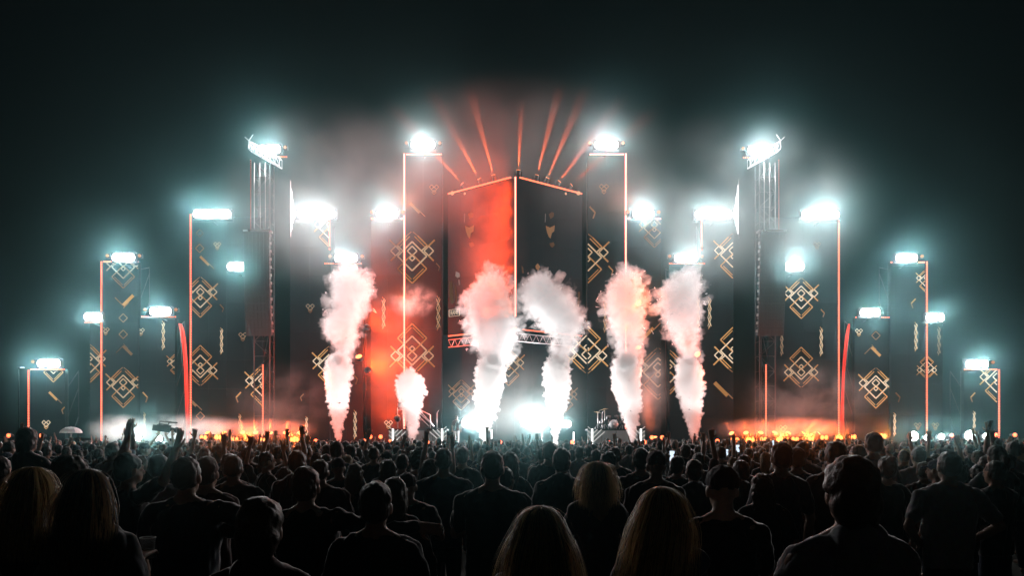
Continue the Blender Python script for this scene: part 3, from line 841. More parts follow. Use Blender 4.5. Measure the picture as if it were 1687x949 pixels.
# ------------------------------------------------------------------ smoke plumes and haze
def volume_mat(name, density, col, g, noise=None):
    """air or smoke; noise = (scale, low, high) eats the body away into wisps"""
    if name in MATS: return MATS[name]
    m = bpy.data.materials.new(name)
    m.use_nodes = True
    n, l = m.node_tree.nodes, m.node_tree.links
    n.remove(n['Principled BSDF'])
    v = n.new('ShaderNodeVolumePrincipled')
    v.inputs['Density'].default_value = density
    v.inputs['Color'].default_value = (*col, 1)
    v.inputs['Anisotropy'].default_value = g
    if noise:
        tc = n.new('ShaderNodeTexCoord')
        nz = n.new('ShaderNodeTexNoise')
        nz.inputs['Scale'].default_value = noise[0]
        nz.inputs['Detail'].default_value = noise[3] if len(noise) > 3 else 3
        nz.inputs['Roughness'].default_value = 0.6
        l.new(tc.outputs['Object'], nz.inputs['Vector'])
        mr = n.new('ShaderNodeMapRange')
        mr.interpolation_type = 'SMOOTHSTEP'
        mr.inputs[1].default_value = noise[1]; mr.inputs[2].default_value = noise[2]
        mr.inputs[3].default_value = 0; mr.inputs[4].default_value = density
        l.new(nz.outputs[0], mr.inputs[0]); l.new(mr.outputs[0], v.inputs['Density'])
    l.new(v.outputs[0], n['Material Output'].inputs['Volume'])
    MATS[name] = m
    return m

def soft_mat(name, density, col, g, dims, freq, lo, hi, detail=4, inner=.2):
    """smoke that thins out towards the rim of a unit ball and is torn by turbulence"""
    m = bpy.data.materials.new(name)
    m.use_nodes = True
    n, l = m.node_tree.nodes, m.node_tree.links
    n.remove(n['Principled BSDF'])
    v = n.new('ShaderNodeVolumePrincipled')
    v.inputs['Color'].default_value = (*col, 1); v.inputs['Anisotropy'].default_value = g
    tc = n.new('ShaderNodeTexCoord')
    ln = n.new('ShaderNodeVectorMath'); ln.operation = 'LENGTH'
    l.new(tc.outputs['Object'], ln.inputs[0])
    sc_ = n.new('ShaderNodeVectorMath'); sc_.operation = 'MULTIPLY'; sc_.inputs[1].default_value = dims
    l.new(tc.outputs['Object'], sc_.inputs[0])
    nz = n.new('ShaderNodeTexNoise'); nz.inputs['Scale'].default_value = freq; nz.inputs['Detail'].default_value = detail; nz.inputs['Roughness'].default_value = .6; nz.inputs['Distortion'].default_value = .15
    l.new(sc_.outputs[0], nz.inputs['Vector'])
    mr = n.new('ShaderNodeMapRange'); mr.interpolation_type = 'SMOOTHSTEP'
    mr.inputs[1].default_value = lo; mr.inputs[2].default_value = hi; mr.inputs[3].default_value = 0; mr.inputs[4].default_value = 1
    l.new(nz.outputs[0], mr.inputs[0])
    fo = n.new('ShaderNodeMapRange'); fo.interpolation_type = 'SMOOTHSTEP'
    fo.inputs[1].default_value = 1.0; fo.inputs[2].default_value = inner; fo.inputs[3].default_value = 0; fo.inputs[4].default_value = density
    l.new(ln.outputs['Value'], fo.inputs[0])
    mu = n.new('ShaderNodeMath'); mu.operation = 'MULTIPLY'
    l.new(mr.outputs[0], mu.inputs[0]); l.new(fo.outputs[0], mu.inputs[1]); l.new(mu.outputs[0], v.inputs['Density'])
    l.new(v.outputs[0], n['Material Output'].inputs['Volume'])
    return m

ICO = {}
def ico(sub):
    if sub not in ICO:
        bm = bmesh.new(); bmesh.ops.create_icosphere(bm, subdivisions=sub, radius=1)
        bm.verts.ensure_lookup_table()
        ICO[sub] = (np.array([v.co[:] for v in bm.verts]), [[v.index for v in f.verts] for f in bm.faces])
        bm.free()
    return ICO[sub]

def remeshed(name, verts, faces, voxel, smooth=0):
    """weld overlapping closed pieces into one skin"""
    me = bpy.data.meshes.new(name + '_raw')
    me.from_pydata(verts, [], faces)
    o = bpy.data.objects.new(name + '_raw', me)
    COL.objects.link(o)
    md = o.modifiers.new('r', 'REMESH'); md.mode = 'VOXEL'; md.voxel_size = voxel; md.use_smooth_shade = True
    if smooth:
        ms = o.modifiers.new('s', 'SMOOTH'); ms.factor = 0.5; ms.iterations = smooth
    dg = bpy.context.evaluated_depsgraph_get()
    out = bpy.data.meshes.new_from_object(o.evaluated_get(dg))
    out.name = name
    bpy.data.objects.remove(o); bpy.data.meshes.remove(me)
    return out

def billow(name, prof, Y, seed, voxel=0.07, lump=0.45, count=150, ragged=0.12, flat=0.85):
    """cauliflower smoke: balls packed along a path (photo x, y, half width), welded and roughened. Local to the path's foot"""
    rnd = random.Random(seed)
    pts = [P(px, py, Y) for px, py, hw in prof]
    rad = [hw / F_PX * Y for px, py, hw in prof]
    base = pts[0].copy()
    vs_, fs = [], []
    sv, sf = ico(2)
    L = [0]
    for a, b in zip(pts, pts[1:]): L.append(L[-1] + (b - a).length)
    def at(t):
        t *= L[-1]
        for i in range(len(L) - 1):
            if t <= L[i + 1] or i == len(L) - 2:
                k = (t - L[i]) / max(1e-6, L[i + 1] - L[i])
                return pts[i].lerp(pts[i + 1], k), rad[i] * (1 - k) + rad[i + 1] * k
    def ball(c, r):
        b = len(vs_)
        k = np.array([rnd.uniform(.85, 1.15) for _ in range(3)])
        vs_.extend((sv * r * k + np.array(c)).tolist()); fs.extend([[i + b for i in f] for f in sf])
    n = int(L[-1] / 0.12)
    for i in range(n + 1):                         # the core
        c, r = at(i / n)
        ball(c - base, r * 0.78)
    for i in range(count):                         # the lumps
        t = rnd.random()
        c, r = at(t)
        a = rnd.uniform(0, 2 * math.pi)
        rr = r * (.14 + (lump - .14) * rnd.random() ** 1.6)
        d = (r - rr * rnd.uniform(.55, 1.05))
        ball(c - base + Vector((math.cos(a) * d, math.sin(a) * d * flat, rnd.uniform(-.2, .2) * r)), rr)
    me = remeshed(name, vs_, fs, voxel)
    co = np.empty(len(me.vertices) * 3); me.vertices.foreach_get('co', co)
    no = np.empty(len(me.vertices) * 3); me.vertices.foreach_get('normal', no)
    co, no = co.reshape(-1, 3), no.reshape(-1, 3)
    rmean = sum(rad) / len(rad)
    q = co * (1.6 / rmean) + np.array([seed * 7.1, 0, 0])
    tb = mnoise.turbulence
    h = np.array([tb(v, 5, True, noise_basis='BLENDER', amplitude_scale=.62, frequency_scale=2.1) for v in q.tolist()])
    h = (h - h.mean()) / (h.std() + 1e-6) * .26
    local = np.minimum(1.0, .35 + np.maximum(0.0, co[:, 2]) / 3)
    co += no * (h * ragged * rmean * 2.2 * local)[:, None]
    me.vertices.foreach_set('co', co.reshape(-1))
    me.update()
    return me, base
YP = 40.6
PLUMES = [
 ('first', [(558, 735, 3), (557, 715, 7), (557, 695, 12), (557, 660, 20), (556, 630, 23), (559, 605, 25), (557, 592, 19)],
           [(563, 594, 18), (569, 570, 20), (562, 548, 30), (563, 528, 30), (576, 500, 30), (581, 475, 36), (573, 455, 28), (573, 446, 14)], [(612, 462, 8), (590, 470, 16)]),
 ('second', [(681, 735, 3), (680, 715, 8), (678, 690, 14), (677, 665, 19), (677, 640, 26), (674, 626, 25), (676, 618, 14)], None, None),
 ('third', [(796, 735, 4), (797, 710, 9), (799, 690, 15), (803, 660, 23), (807, 630, 26), (809, 608, 28), (810, 598, 23)],
           [(813, 603, 24), (818, 580, 31), (816, 545, 44), (808, 515, 42), (803, 490, 38), (812, 465, 26), (814, 450, 12), (811, 440, 5)], None),
 ('fourth', [(915, 735, 3), (915, 710, 9), (916, 690, 14), (917, 660, 20), (918, 630, 24), (918, 605, 24), (918, 594, 19)],
           [(920, 599, 20), (928, 572, 23), (934, 548, 28), (920, 522, 38), (898, 496, 42), (888, 474, 32), (885, 460, 18)], [(958, 538, 9), (935, 535, 18)]),
 ('fifth', [(1041, 735, 3), (1041, 715, 8), (1040, 695, 14), (1037, 660, 22), (1032, 630, 26), (1030, 608, 27), (1031, 597, 22)],
           [(1032, 601, 23), (1036, 572, 25), (1034, 540, 28), (1028, 512, 32), (1028, 486, 33), (1036, 463, 29), (1040, 450, 16)], None),
 ('last', [(1144, 735, 3), (1143, 715, 8), (1142, 690, 15), (1139, 660, 21), (1136, 630, 26), (1134, 608, 24), (1134, 594, 15)],
           [(1134, 595, 18), (1131, 572, 20), (1127, 545, 26), (1120, 515, 34), (1119, 488, 36), (1131, 465, 28), (1139, 450, 14)], None),
]
V_JET = volume_mat('dense_jet', 3.6, (.985, .985, .985), 0.0)
V_CLOUD = volume_mat('drifting_cloud', .9, (.94, .965, .975), 0.0, (.9, .38, .60, 3))
V_CORE = volume_mat('drifting_core', 1.6, (.94, .965, .975), 0.0, (1.3, .32, .58, 3))
for i, (nth, lo, up, extra) in enumerate(PLUMES):
    me, base = billow('jet_column', [(x, y, h * .9) for x, y, h in lo], YP, 11 + i, voxel=.042, count=700, ragged=.2, lump=.32)
    root = empty('smoke_plume', base)
    o = link('jet_column', me, V_JET, root)
    if up:
        me, b2 = billow('drifting_top', [(x, y, h * .84) for x, y, h in up], YP, 41 + i, voxel=.055, count=600, ragged=.24, lump=.36)
        o = link('drifting_top', me, V_CORE, root); o.location = b2 - base
        me, b3 = billow('torn_rim', [(x, y, h * 1.12) for x, y, h in up], YP, 141 + i, voxel=.08, count=300, ragged=.26, lump=.36)
        o2 = link('torn_rim', me, V_CLOUD, root); o2.location = b3 - base
    if extra:
        me, b2 = billow('torn_wisp', extra, YP, 71 + i, voxel=.06, count=40, ragged=.16)
        o = link('torn_wisp', me, V_CLOUD, root); o.location = b2 - base
    tag(root, '%s white smoke plume from the left, rising %s' % (nth if nth != 'last' else 'rightmost', {'first': 'under a lamp', 'second': 'short and without a drifting top', 'third': 'left of the wedge nose', 'fourth': 'and drifting to the left', 'fifth': 'with orange lit edges', 'last': 'under a lamp'}[nth]), 'smoke', 'white smoke plumes')
    # jet machine with a small lamp; the plume's front light is an added spot
    j = empty('smoke_jet', (base.x, base.y, DECK_Z - .3))
    zb = base.z - (DECK_Z - .3)
    MB().box((0, 0, .12), (.4, .34, .24)).build('body', M_BLACK, j)
    MB().tube([(0, 0, .24), (0, 0, max(.3, zb - .05))], [.06, .04], 10).build('nozzle', M_ALU, j)
    MB().box((.33, -.2, .2), (.3, .12, .2)).build('lamp_housing', M_BLACK, j)
    for k in range(2):
        MB().ball((.26 + .14 * k, -.27, .22), (.06, .03, .08), 10, 6).build('lamp_lens', glow('warm_white_lens', (1, .8, .6), 9, True), j)
    dd = Vector((-.25, 3.4, 5.6))
    lamp_light(j, (.33, -3.4, .55), 'SPOT', 2900, (1, .93, .91), .1, rot=aim(dd), cone=R(66), blend=.7)  # added spot without a fixture, well in front, whitening the plume
    tag(j, 'smoke jet machine at the foot of the %s plume' % (nth if nth != 'last' else 'rightmost'), 'smoke machine', 'smoke jet machines')

# low fog and drifting stage smoke
SOFT = {}
def soft_cloud(name, px, py, rx, rz, Y, ry, density, freq, label, g=.1, col=(.97, .96, .95), lo=.36, hi=.68, detail=4, inner=.2):
    me = bpy.data.meshes.new(name)
    sv, sf = ico(3)
    me.from_pydata(sv.tolist(), [], sf)
    o = link(name, me)
    d = (rx / F_PX * Y, ry, rz / F_PX * Y)
    o.location = P(px, py, Y); o.scale = d
    me.materials.append(soft_mat(name + '_air', density, col, g, d, freq, lo, hi, detail, inner))
    return tag(o, label, None, None, 'stuff')
soft_cloud('high_smoke', 545, 320, 215, 175, 43.9, 3.2, .042, .15, 'wide pale smoke hanging between the left lamps', .3, (.93, .95, .96), lo=.27, hi=.72, detail=3, inner=.4)
soft_cloud('high_smoke', 1225, 335, 250, 175, 43.9, 3.2, .042, .15, 'wide pale smoke hanging between the right lamps', .3, (.88, .95, .97), lo=.27, hi=.72, detail=3, inner=.4)
soft_cloud('high_smoke', 850, 262, 300, 160, 44.4, 2.6, .05, .18, 'thin smoke above the wedge crossed by amber beams', .0, lo=.05, hi=.75, detail=2)
soft_cloud('drifting_smoke', 805, 400, 75, 190, 43.0, 1.1, .06, .5, 'red lit smoke rising in front of the left wedge face', .1, lo=.25)
soft_cloud('drifting_smoke', 645, 575, 85, 150, 44.3, 1.4, .055, .35, 'orange lit smoke left of the second plume', lo=.28)
soft_cloud('smoke_wisp', 680, 495, 48, 34, 42.0, .8, .9, .9, 'thin smoke wisp crossing the tall left pole', lo=.42, hi=.7)
soft_cloud('drifting_smoke', 850, 655, 150, 95, 44.0, 1.3, .08, .4, 'pale smoke lit by the centre floor lamps', .3, lo=.25)
soft_cloud('low_fog', 290, 712, 150, 34, 43.6, 1.0, 1.0, .6, 'low white fog over the stage edge on the left', .2, lo=.34)
soft_cloud('low_fog', 195, 708, 60, 30, 43.4, .9, 1.2, .7, 'brightest puff of low fog beside the second pole from left', .2, lo=.3)
soft_cloud('drifting_smoke', 1325, 655, 150, 75, 44.4, 1.1, .16, .4, 'grey smoke drifting over the right floor lights', .3)
soft_cloud('drifting_smoke', 465, 660, 105, 75, 44.4, 1.0, .13, .4, 'brownish smoke drifting over the left floor lights', .3)
soft_cloud('floor_smoke', 1295, 708, 140, 26, 42.7, .8, .5, .7, 'low smoke glowing amber over the right floor lights', 0, lo=.2)
soft_cloud('floor_smoke', 440, 708, 100, 24, 42.7, .8, .45, .7, 'low smoke glowing amber over the left floor lights', 0, lo=.2)
soft_cloud('drifting_smoke', 1072, 640, 40, 90, 42.9, .9, .3, .6, 'red lit smoke right of the fifth plume', 0, lo=.25)

hm = volume_mat('stage_haze', .0013, (.36, .80, .84), .965)
hn, hl = hm.node_tree.nodes, hm.node_tree.links
h2 = hn.new('ShaderNodeVolumePrincipled'); h2.inputs['Density'].default_value = .00009; h2.inputs['Color'].default_value = (.42, .85, .85, 1); h2.inputs['Anisotropy'].default_value = .6
ha = hn.new('ShaderNodeAddShader')
hl.new(hm.node_tree.nodes['Principled Volume'].outputs[0], ha.inputs[0]); hl.new(h2.outputs[0], ha.inputs[1]); hl.new(ha.outputs[0], hn['Material Output'].inputs['Volume'])
hz = MB().box((0, 32, 14.5), (150, 88, 31.2)).build('haze', hm)
tag(hz, 'thin smoke haze filling the night air', None, None, 'stuff')
# ------------------------------------------------------------------ people
def tint_mat(name, cols, rough=.8, bump=.25, scale=30, sheen=0.0, trans=0.0):
    """cloth, skin or hair whose tint differs from person to person"""
    m = bpy.data.materials.new(name)
    m.use_nodes = True
    n, l = m.node_tree.nodes, m.node_tree.links
    b = n['Principled BSDF']
    oi = n.new('ShaderNodeObjectInfo')
    cr = n.new('ShaderNodeValToRGB'); cr.color_ramp.interpolation = 'CONSTANT'
    e = cr.color_ramp.elements
    while len(e) < len(cols): e.new(.5)
    for i, c in enumerate(cols):
        e[i].position = i / len(cols); e[i].color = (*c, 1)
    l.new(oi.outputs['Random'], cr.inputs[0])
    tc = n.new('ShaderNodeTexCoord'); nz = n.new('ShaderNodeTexNoise'); nz.inputs['Scale'].default_value = scale; nz.inputs['Detail'].default_value = 3
    l.new(tc.outputs['Object'], nz.inputs['Vector'])
    mx = n.new('ShaderNodeMix'); mx.data_type = 'RGBA'; mx.blend_type = 'MULTIPLY'; mx.inputs[0].default_value = .5
    l.new(cr.outputs[0], mx.inputs[6]); l.new(nz.outputs[1], mx.inputs[7]); l.new(mx.outputs[2], b.inputs['Base Color'])
    b.inputs['Roughness'].default_value = rough
    b.inputs['Specular IOR Level'].default_value = .25
    b.inputs['Sheen Weight'].default_value = sheen; b.inputs['Sheen Roughness'].default_value = .3
    if bump:
        bp = n.new('ShaderNodeBump'); bp.inputs['Strength'].default_value = bump; bp.inputs['Distance'].default_value = .006
        l.new(nz.outputs[0], bp.inputs['Height']); l.new(bp.outputs[0], b.inputs['Normal'])
    if trans:
        t = n.new('ShaderNodeBsdfTranslucent'); l.new(mx.outputs[2], t.inputs[0])
        ms = n.new('ShaderNodeMixShader'); ms.inputs[0].default_value = trans
        l.new(b.outputs[0], ms.inputs[1]); l.new(t.outputs[0], ms.inputs[2]); l.new(ms.outputs[0], n['Material Output'].inputs[0])
    MATS[name] = m
    return m
M_SKIN = tint_mat('skin', [(.42, .26, .19), (.5, .33, .25), (.3, .18, .12), (.46, .3, .22), (.2, .11, .07)], .5, .1, 60)
M_SHIRT = tint_mat('shirt_cloth', [(.02, .02, .022), (.03, .04, .06), (.05, .05, .055), (.015, .015, .018), (.10, .10, .11), (.06, .02, .02), (.02, .03, .03), (.35, .36, .38), (.025, .025, .03)], .85, .5, 24, sheen=.9)
M_TROUSER = tint_mat('trouser_cloth', [(.02, .025, .04), (.015, .015, .015), (.05, .06, .09)], .85, .4, 30)
M_HAIR = tint_mat('dark_hair', [(.012, .009, .007), (.03, .018, .011), (.02, .014, .01), (.05, .03, .018)], .45, .6, 90, trans=.1)
M_HAIRM = tint_mat('brown_hair', [(.10, .055, .025), (.07, .038, .02), (.14, .08, .04)], .4, .6, 90, trans=.25)
M_BLOND = tint_mat('blond_hair', [(.42, .28, .12), (.36, .24, .11), (.48, .34, .17)], .4, .5, 90, trans=.35)
M_STRAND = tint_mat('gold_strand', [(.95, .74, .38), (.9, .68, .34)], .35, 0, 60, trans=.65)  # brighter than the hair itself, backlight glow put into the strand colour
M_STRAND2 = tint_mat('brown_strand', [(.4, .27, .13)], .35, 0, 60, trans=.6)  # same backlight glow in the colour, for strands over dark hair
M_CAP = tint_mat('cap_cloth', [(.02, .02, .025), (.05, .02, .02), (.03, .04, .07)], .8, .3, 40)

class Blob:
    """overlapping closed shapes to be welded into one skin"""
    def __init__(s): s.v, s.f = [], []
    def _add(s, v, f):
        b = len(s.v); s.v.extend(v); s.f.extend([[i + b for i in q] for q in f])
    def ball(s, c, r, m=None):
        sv, sf = ico(2)
        if not hasattr(r, '__len__'): r = (r, r, r)
        v = sv * np.array(r)
        if m is not None: v = v @ np.array(m.to_3x3()).T
        s._add((v + np.array(c)).tolist(), sf); return s
    def limb(s, pts, rad, n=12, flat=None):
        mb = MB()
        for i in range(len(pts) - 1):
            mb.v, mb.f, mb.sm = [], [], []
            mb.tube([pts[i], pts[i + 1]], [rad[i], rad[i + 1]], n)
            s._add([list(v) for v in mb.v], mb.f)
        for p, r in zip(pts, rad): s.ball(p, r)
        return s
    def loft(s, sec, n=20):
        v, f = [], []
        for z, rx, ry, yo in sec:
            for k in range(n):
                a = 2 * math.pi * k / n
                ca, sa = math.cos(a), math.sin(a)
                v.append([rx * math.copysign(abs(ca) ** .85, ca), yo + ry * math.copysign(abs(sa) ** .85, sa), z])
        for i in range(len(sec) - 1):
            for k in range(n): f.append([i * n + k, i * n + (k + 1) % n, (i + 1) * n + (k + 1) % n, (i + 1) * n + k])
        f.append(list(range(n))[::-1]); f.append(list(range((len(sec) - 1) * n, len(sec) * n)))
        s._add(v, f); return s
    def done(s, name, voxel, smooth, m): 
        me = remeshed(name, s.v, s.f, voxel, smooth); me.materials.clear(); me.materials.append(m); return me

def wrinkle(me, amp, sc_, seed, bias=.45):
    n = len(me.vertices)
    co = np.empty(n * 3); me.vertices.foreach_get('co', co); no = np.empty(n * 3); me.vertices.foreach_get('normal', no)
    co, no = co.reshape(-1, 3), no.reshape(-1, 3)
    q = co * np.array([sc_, sc_, sc_ * .55]) + np.array([seed, 0, 0])
    h = np.array([abs(mnoise.noise(v)) for v in q.tolist()]) * 1.6 - bias + .5 * np.array([mnoise.noise(v) for v in (q * 2.3).tolist()])
    co += no * (amp * h)[:, None]
    me.vertices.foreach_set('co', co.reshape(-1)); me.update()

ARM = {   # elbow, wrist, finger direction, for the right side (+x); mirrored for the left
    'down': ((.265, -.03, 1.12), (.27, .05, .88), (0, .15, -1)),
    'front': ((.27, .10, 1.14), (.13, .30, 1.24), (-.5, .8, .3)),
    'up': ((.33, .06, 1.62), (.27, .10, 1.88), (-.05, .1, 1)),
    'high': ((.27, .05, 1.68), (.22, .08, 1.95), (0, .05, 1)),
    'wave': ((.36, .10, 1.55), (.42, .16, 1.80), (.2, .2, 1)),
    'side': ((.47, .03, 1.33), (.72, .07, 1.36), (1, .2, -.2)),
    'film': ((.27, .18, 1.42), (.09, .30, 1.66), (-.2, .2, 1)),
    'cup': ((.28, -.04, 1.12), (.27, .20, 1.20), (0, 1, .1)),
    'cuphigh': ((.25, .06, 1.10), (.15, .17, 1.28), (-.15, 1, .1)),
    'cam': ((.32, .06, 1.60), (.11, .16, 1.90), (-.1, .2, 1)),
    'face': ((.22, .16, 1.22), (.10, .14, 1.47), (-.2, -.1, 1)),
    'waist': ((.36, -.08, 1.15), (.21, .06, 1.00), (-.9, .4, -.2)),
}
def hand(b, w, d, s, curl=.35):
    """palm and five unequal bent fingers, thumb leaving the side of the palm"""
    w, d = Vector(w), Vector(d).normalized()
    side = d.cross(Vector((0, 1, 0) if abs(d.y) < .8 else (0, 0, 1))).normalized() * s
    nrm = side.cross(d).normalized()
    sp = 9.0 if d.z > .8 else 3.0
    for k in (-.028, -.01, .01, .028): b.limb([w + d * .01 + side * k * .7, w + d * .09 + side * k], [.017, .014], 8)
    for i, (k, L) in enumerate(((-.031, .060), (-.011, .074), (.010, .080), (.030, .070))):
        a = w + d * .088 + side * k
        p1 = a + (d + side * k * sp).normalized() * L * .5
        p2 = p1 + (d * (1 - curl) + nrm * curl + side * k * sp * .8).normalized() * L * .5
        b.limb([a, p1, p2], [.0115, .0105, .009], 7)
    t0 = w + d * .025 + side * .034
    t1 = t0 + (d * .6 + side * .8).normalized() * .042; t2 = t1 + (d * .9 + side * .3).normalized() * .034
    b.limb([t0, t1, t2], [.014, .0125, .010], 7)

def head_shape(b, yaw, fem):
    m = Matrix.Rotation(yaw, 4, 'Z'); k = .95 if fem else 1.0
    def q(x, y, z): return m @ Vector((x * k, y * k, 0)) + Vector((0, 0, z))
    b.ball(q(0, -.012, 1.645), (.077 * k, .094 * k, .105), m); b.ball(q(0, .022, 1.585), (.062 * k, .072 * k, .083), m)
    b.ball(q(0, .065, 1.545), (.033, .028, .028), m)                                  # chin
    b.limb([q(0, .092, 1.635), q(0, .112, 1.598)], [.009, .014], 8); b.ball(q(0, .088, 1.655), (.045, .016, .012), m)     # nose, brow
    b.ball(q(0, .088, 1.565), (.024, .014, .011), m)                                  # mouth
    for s in (-1, 1):
        b.ball(q(s * .031, .078, 1.632), (.016, .016, .013), m)                        # eye
        b.ball(q(s * .079, -.002, 1.612), (.011, .022, .034), m @ Matrix.Rotation(s * -.25, 4, 'Z'))     # ear

def person_meshes(key, arms=('down', 'down'), fem=False, broad=1.0, yaw=0.0, hair='short', sleeve='short', voxel=.0105, seed=1, top='tee'):
    b = Blob()
    head_shape(b, yaw, fem)
    sw = (.168 if fem else .192) * broad
    b.limb([(0, -.018, 1.42), (0, -.008, 1.56)], [.060 if not fem else .051, .054 if not fem else .046])
    hip = .172 if fem else .158
    tor = [(.86, hip * .9, .10, 0), (.95, hip, .115, 0), (1.05, .138 * broad if fem else .150 * broad, .10 * broad, 0), (1.18, .150 * broad if fem else .168 * broad, .112 * broad, 0), (1.31, .165 * broad if fem else .188 * broad, .122 * broad, 0), (1.40, .14 * broad, .095, -.01), (1.455, .075, .065, -.015)]
    b.loft(tor)
    arm_pts = []
    for s, a in zip((-1, 1), arms):
        e, w, d = ARM[a]
        raised = e[2] > 1.3
        sh = Vector((s * sw, -.012, 1.385 + (.035 if raised else 0)))
        e = Vector((s * e[0] * (broad * .3 + .7), e[1], e[2])); w = Vector((s * w[0], w[1], w[2])); d = Vector((s * d[0], d[1], d[2]))
        arm_pts.append((sh, e, w))
        k = .88 if fem else 1.0
        b.limb([(s * .045, -.02, 1.475), (s * .12, -.018, 1.43), sh], [.042, .045, .056 * k * broad])
        b.limb([sh, sh.lerp(e, .45), e, e.lerp(w, .3), w], [.056 * k, .050 * k, .040 * k, .041 * k, .027 * k])
        hand(b, w, d, -s, .55 if a in ('film', 'cup', 'cuphigh', 'front') else .25)
    legs = []
    for s in (-1, 1):
        hp, kn, an = Vector((s * .085, 0, .88)), Vector((s * .10, .02, .48)), Vector((s * .11, -.02, .085))
        legs.append((hp, kn, an))
        b.limb([hp, hp.lerp(kn, .5), kn, kn.lerp(an, .35), an], [.088, .076, .056, .056, .037])
        b.limb([an + Vector((0, -.03, -.045)), an + Vector((s * .02, .14, -.055))], [.038, .030])
    out = {'body': b.done(key + '_body', voxel, 2, M_SKIN)}
    c = Blob()                                                                        # shirt
    t = .014
    hem = .80 if top == 'tee' else .78
    c.loft([(hem, hip + .03, .135, 0), (.95, hip + .024, .135, 0), (1.05, (.162 if fem else .176) * broad, .122 * broad, 0), (1.18, (.164 if fem else .186) * broad, .128 * broad, 0), (1.31, (.178 if fem else .202) * broad, .136 * broad, 0), (1.40, .155 * broad, .108, -.012), (1.455, .088, .080, -.016), (1.468, .076, .072, -.016)])
    for s, (sh, e, w) in zip((-1, 1), arm_pts):
        c.limb([(s * .05, -.02, 1.462), (s * .125, -.018, 1.432), sh], [.046, .052, .064 * broad])
        if sleeve == 'short': c.limb([sh, sh.lerp(e, .72)], [.066 * broad, .064])
        else: c.limb([sh, e, w.lerp(e, .06)], [.067 * broad, .056, .042])
    if top == 'hood':
        c.ball((0, -.055, 1.475), (.115, .075, .06)); c.ball((0, -.085, 1.43), (.10, .05, .07))
    if top == 'hood_up':
        c.ball((0, -.03, 1.635), (.105, .115, .135)); c.ball((0, -.04, 1.50), (.10, .09, .09))
    out['shirt'] = c.done(key + '_shirt', max(.013, voxel * 1.2), 2, M_SHIRT)
    wrinkle(out['shirt'], .017, 11, seed * 3.7)
    tr = Blob()                                                                       # trousers
    tr.loft([(.80, hip, .12, 0), (.9, hip + .008, .125, 0), (.99, hip - .012, .115, 0)])
    for hp, kn, an in legs:
        tr.limb([hp, hp.lerp(kn, .5), kn, an + Vector((0, 0, .03))], [.096, .086, .07, .058])
    out['trousers'] = tr.done(key + '_trousers', .022, 2, M_TROUSER)
    h = Blob()
    mz = Matrix.Rotation(yaw, 4, 'Z')
    def q(x, y, z): return mz @ Vector((x, y, 0)) + Vector((0, 0, z))
    hm = M_HAIR
    if hair == 'short':
        h.ball(q(0, -.022, 1.668), (.088, .104, .100), mz); h.ball(q(0, -.045, 1.62), (.084, .080, .088), mz)
    elif hair == 'crop':
        h.ball(q(0, -.020, 1.660), (.084, .100, .099), mz); h.ball(q(0, -.04, 1.625), (.081, .079, .08), mz)
    elif hair == 'mop':
        h.ball(q(0, -.02, 1.668), (.094, .108, .106), mz); h.ball(q(0, -.045, 1.60), (.091, .085, .10), mz); h.ball(q(0, -.06, 1.54), (.075, .055, .06), mz)
    elif hair == 'curly':
        r_ = random.Random(seed)
        h.ball(q(0, -.02, 1.665), (.098, .106, .104), mz); h.ball(q(0, -.05, 1.60), (.092, .07, .08), mz)
        for _ in range(130):
            a = r_.uniform(0, 6.28); e = r_.uniform(-.5, 1.4)
            h.ball(q(.098 * math.cos(a) * math.cos(e), -.022 + .102 * math.sin(a) * math.cos(e), 1.66 + .105 * math.sin(e)), r_.uniform(.012, .024))
    elif hair == 'bun':
        h.ball(q(0, -.018, 1.662), (.081, .096, .098), mz); h.ball(q(0, -.04, 1.62), (.078, .072, .085), mz); h.ball(q(0, -.105, 1.72), (.045, .042, .042), mz)
    elif hair == 'tail':
        h.ball(q(0, -.018, 1.662), (.081, .096, .098), mz); h.ball(q(0, -.04, 1.62), (.078, .072, .085), mz)
        h.limb([q(0, -.10, 1.68), q(0, -.15, 1.62), q(.01, -.14, 1.48), q(.015, -.13, 1.36)], [.026, .034, .03, .010])
    elif hair == 'cap':
        h.ball(q(0, -.012, 1.675), (.087, .103, .082), mz); h.limb([q(-.05, .095, 1.665), q(.05, .095, 1.665)], [.014, .014]); h.limb([q(-.045, .14, 1.655), q(.045, .14, 1.655)], [.011, .011]); h.limb([q(0, .08, 1.665), q(0, .15, 1.655)], [.014, .011]); hm = M_CAP
    elif hair in ('long', 'longbrown', 'longblond', 'bob'):
        h.ball(q(0, -.020, 1.665), (.088, .100, .098), mz)
        z1 = 1.46 if hair == 'bob' else 1.27
        h.loft([(z1, .05, .025, -.085), (z1 + .05, .085, .045, -.08), (1.50, .098, .060, -.065), (1.58, .097, .075, -.045), (1.66, .090, .09, -.025), (1.70, .07, .07, -.02)])
        hm = {'longblond': M_BLOND, 'longbrown': M_HAIRM, 'bob': M_HAIRM}.get(hair, M_HAIR)
    out['hair'] = h.done(key + '_hair', .0105, 2, hm)
    wrinkle(out['hair'], .009 if hair in ('short', 'crop', 'cap', 'mop') else .013, 26, seed, .1)
    return out

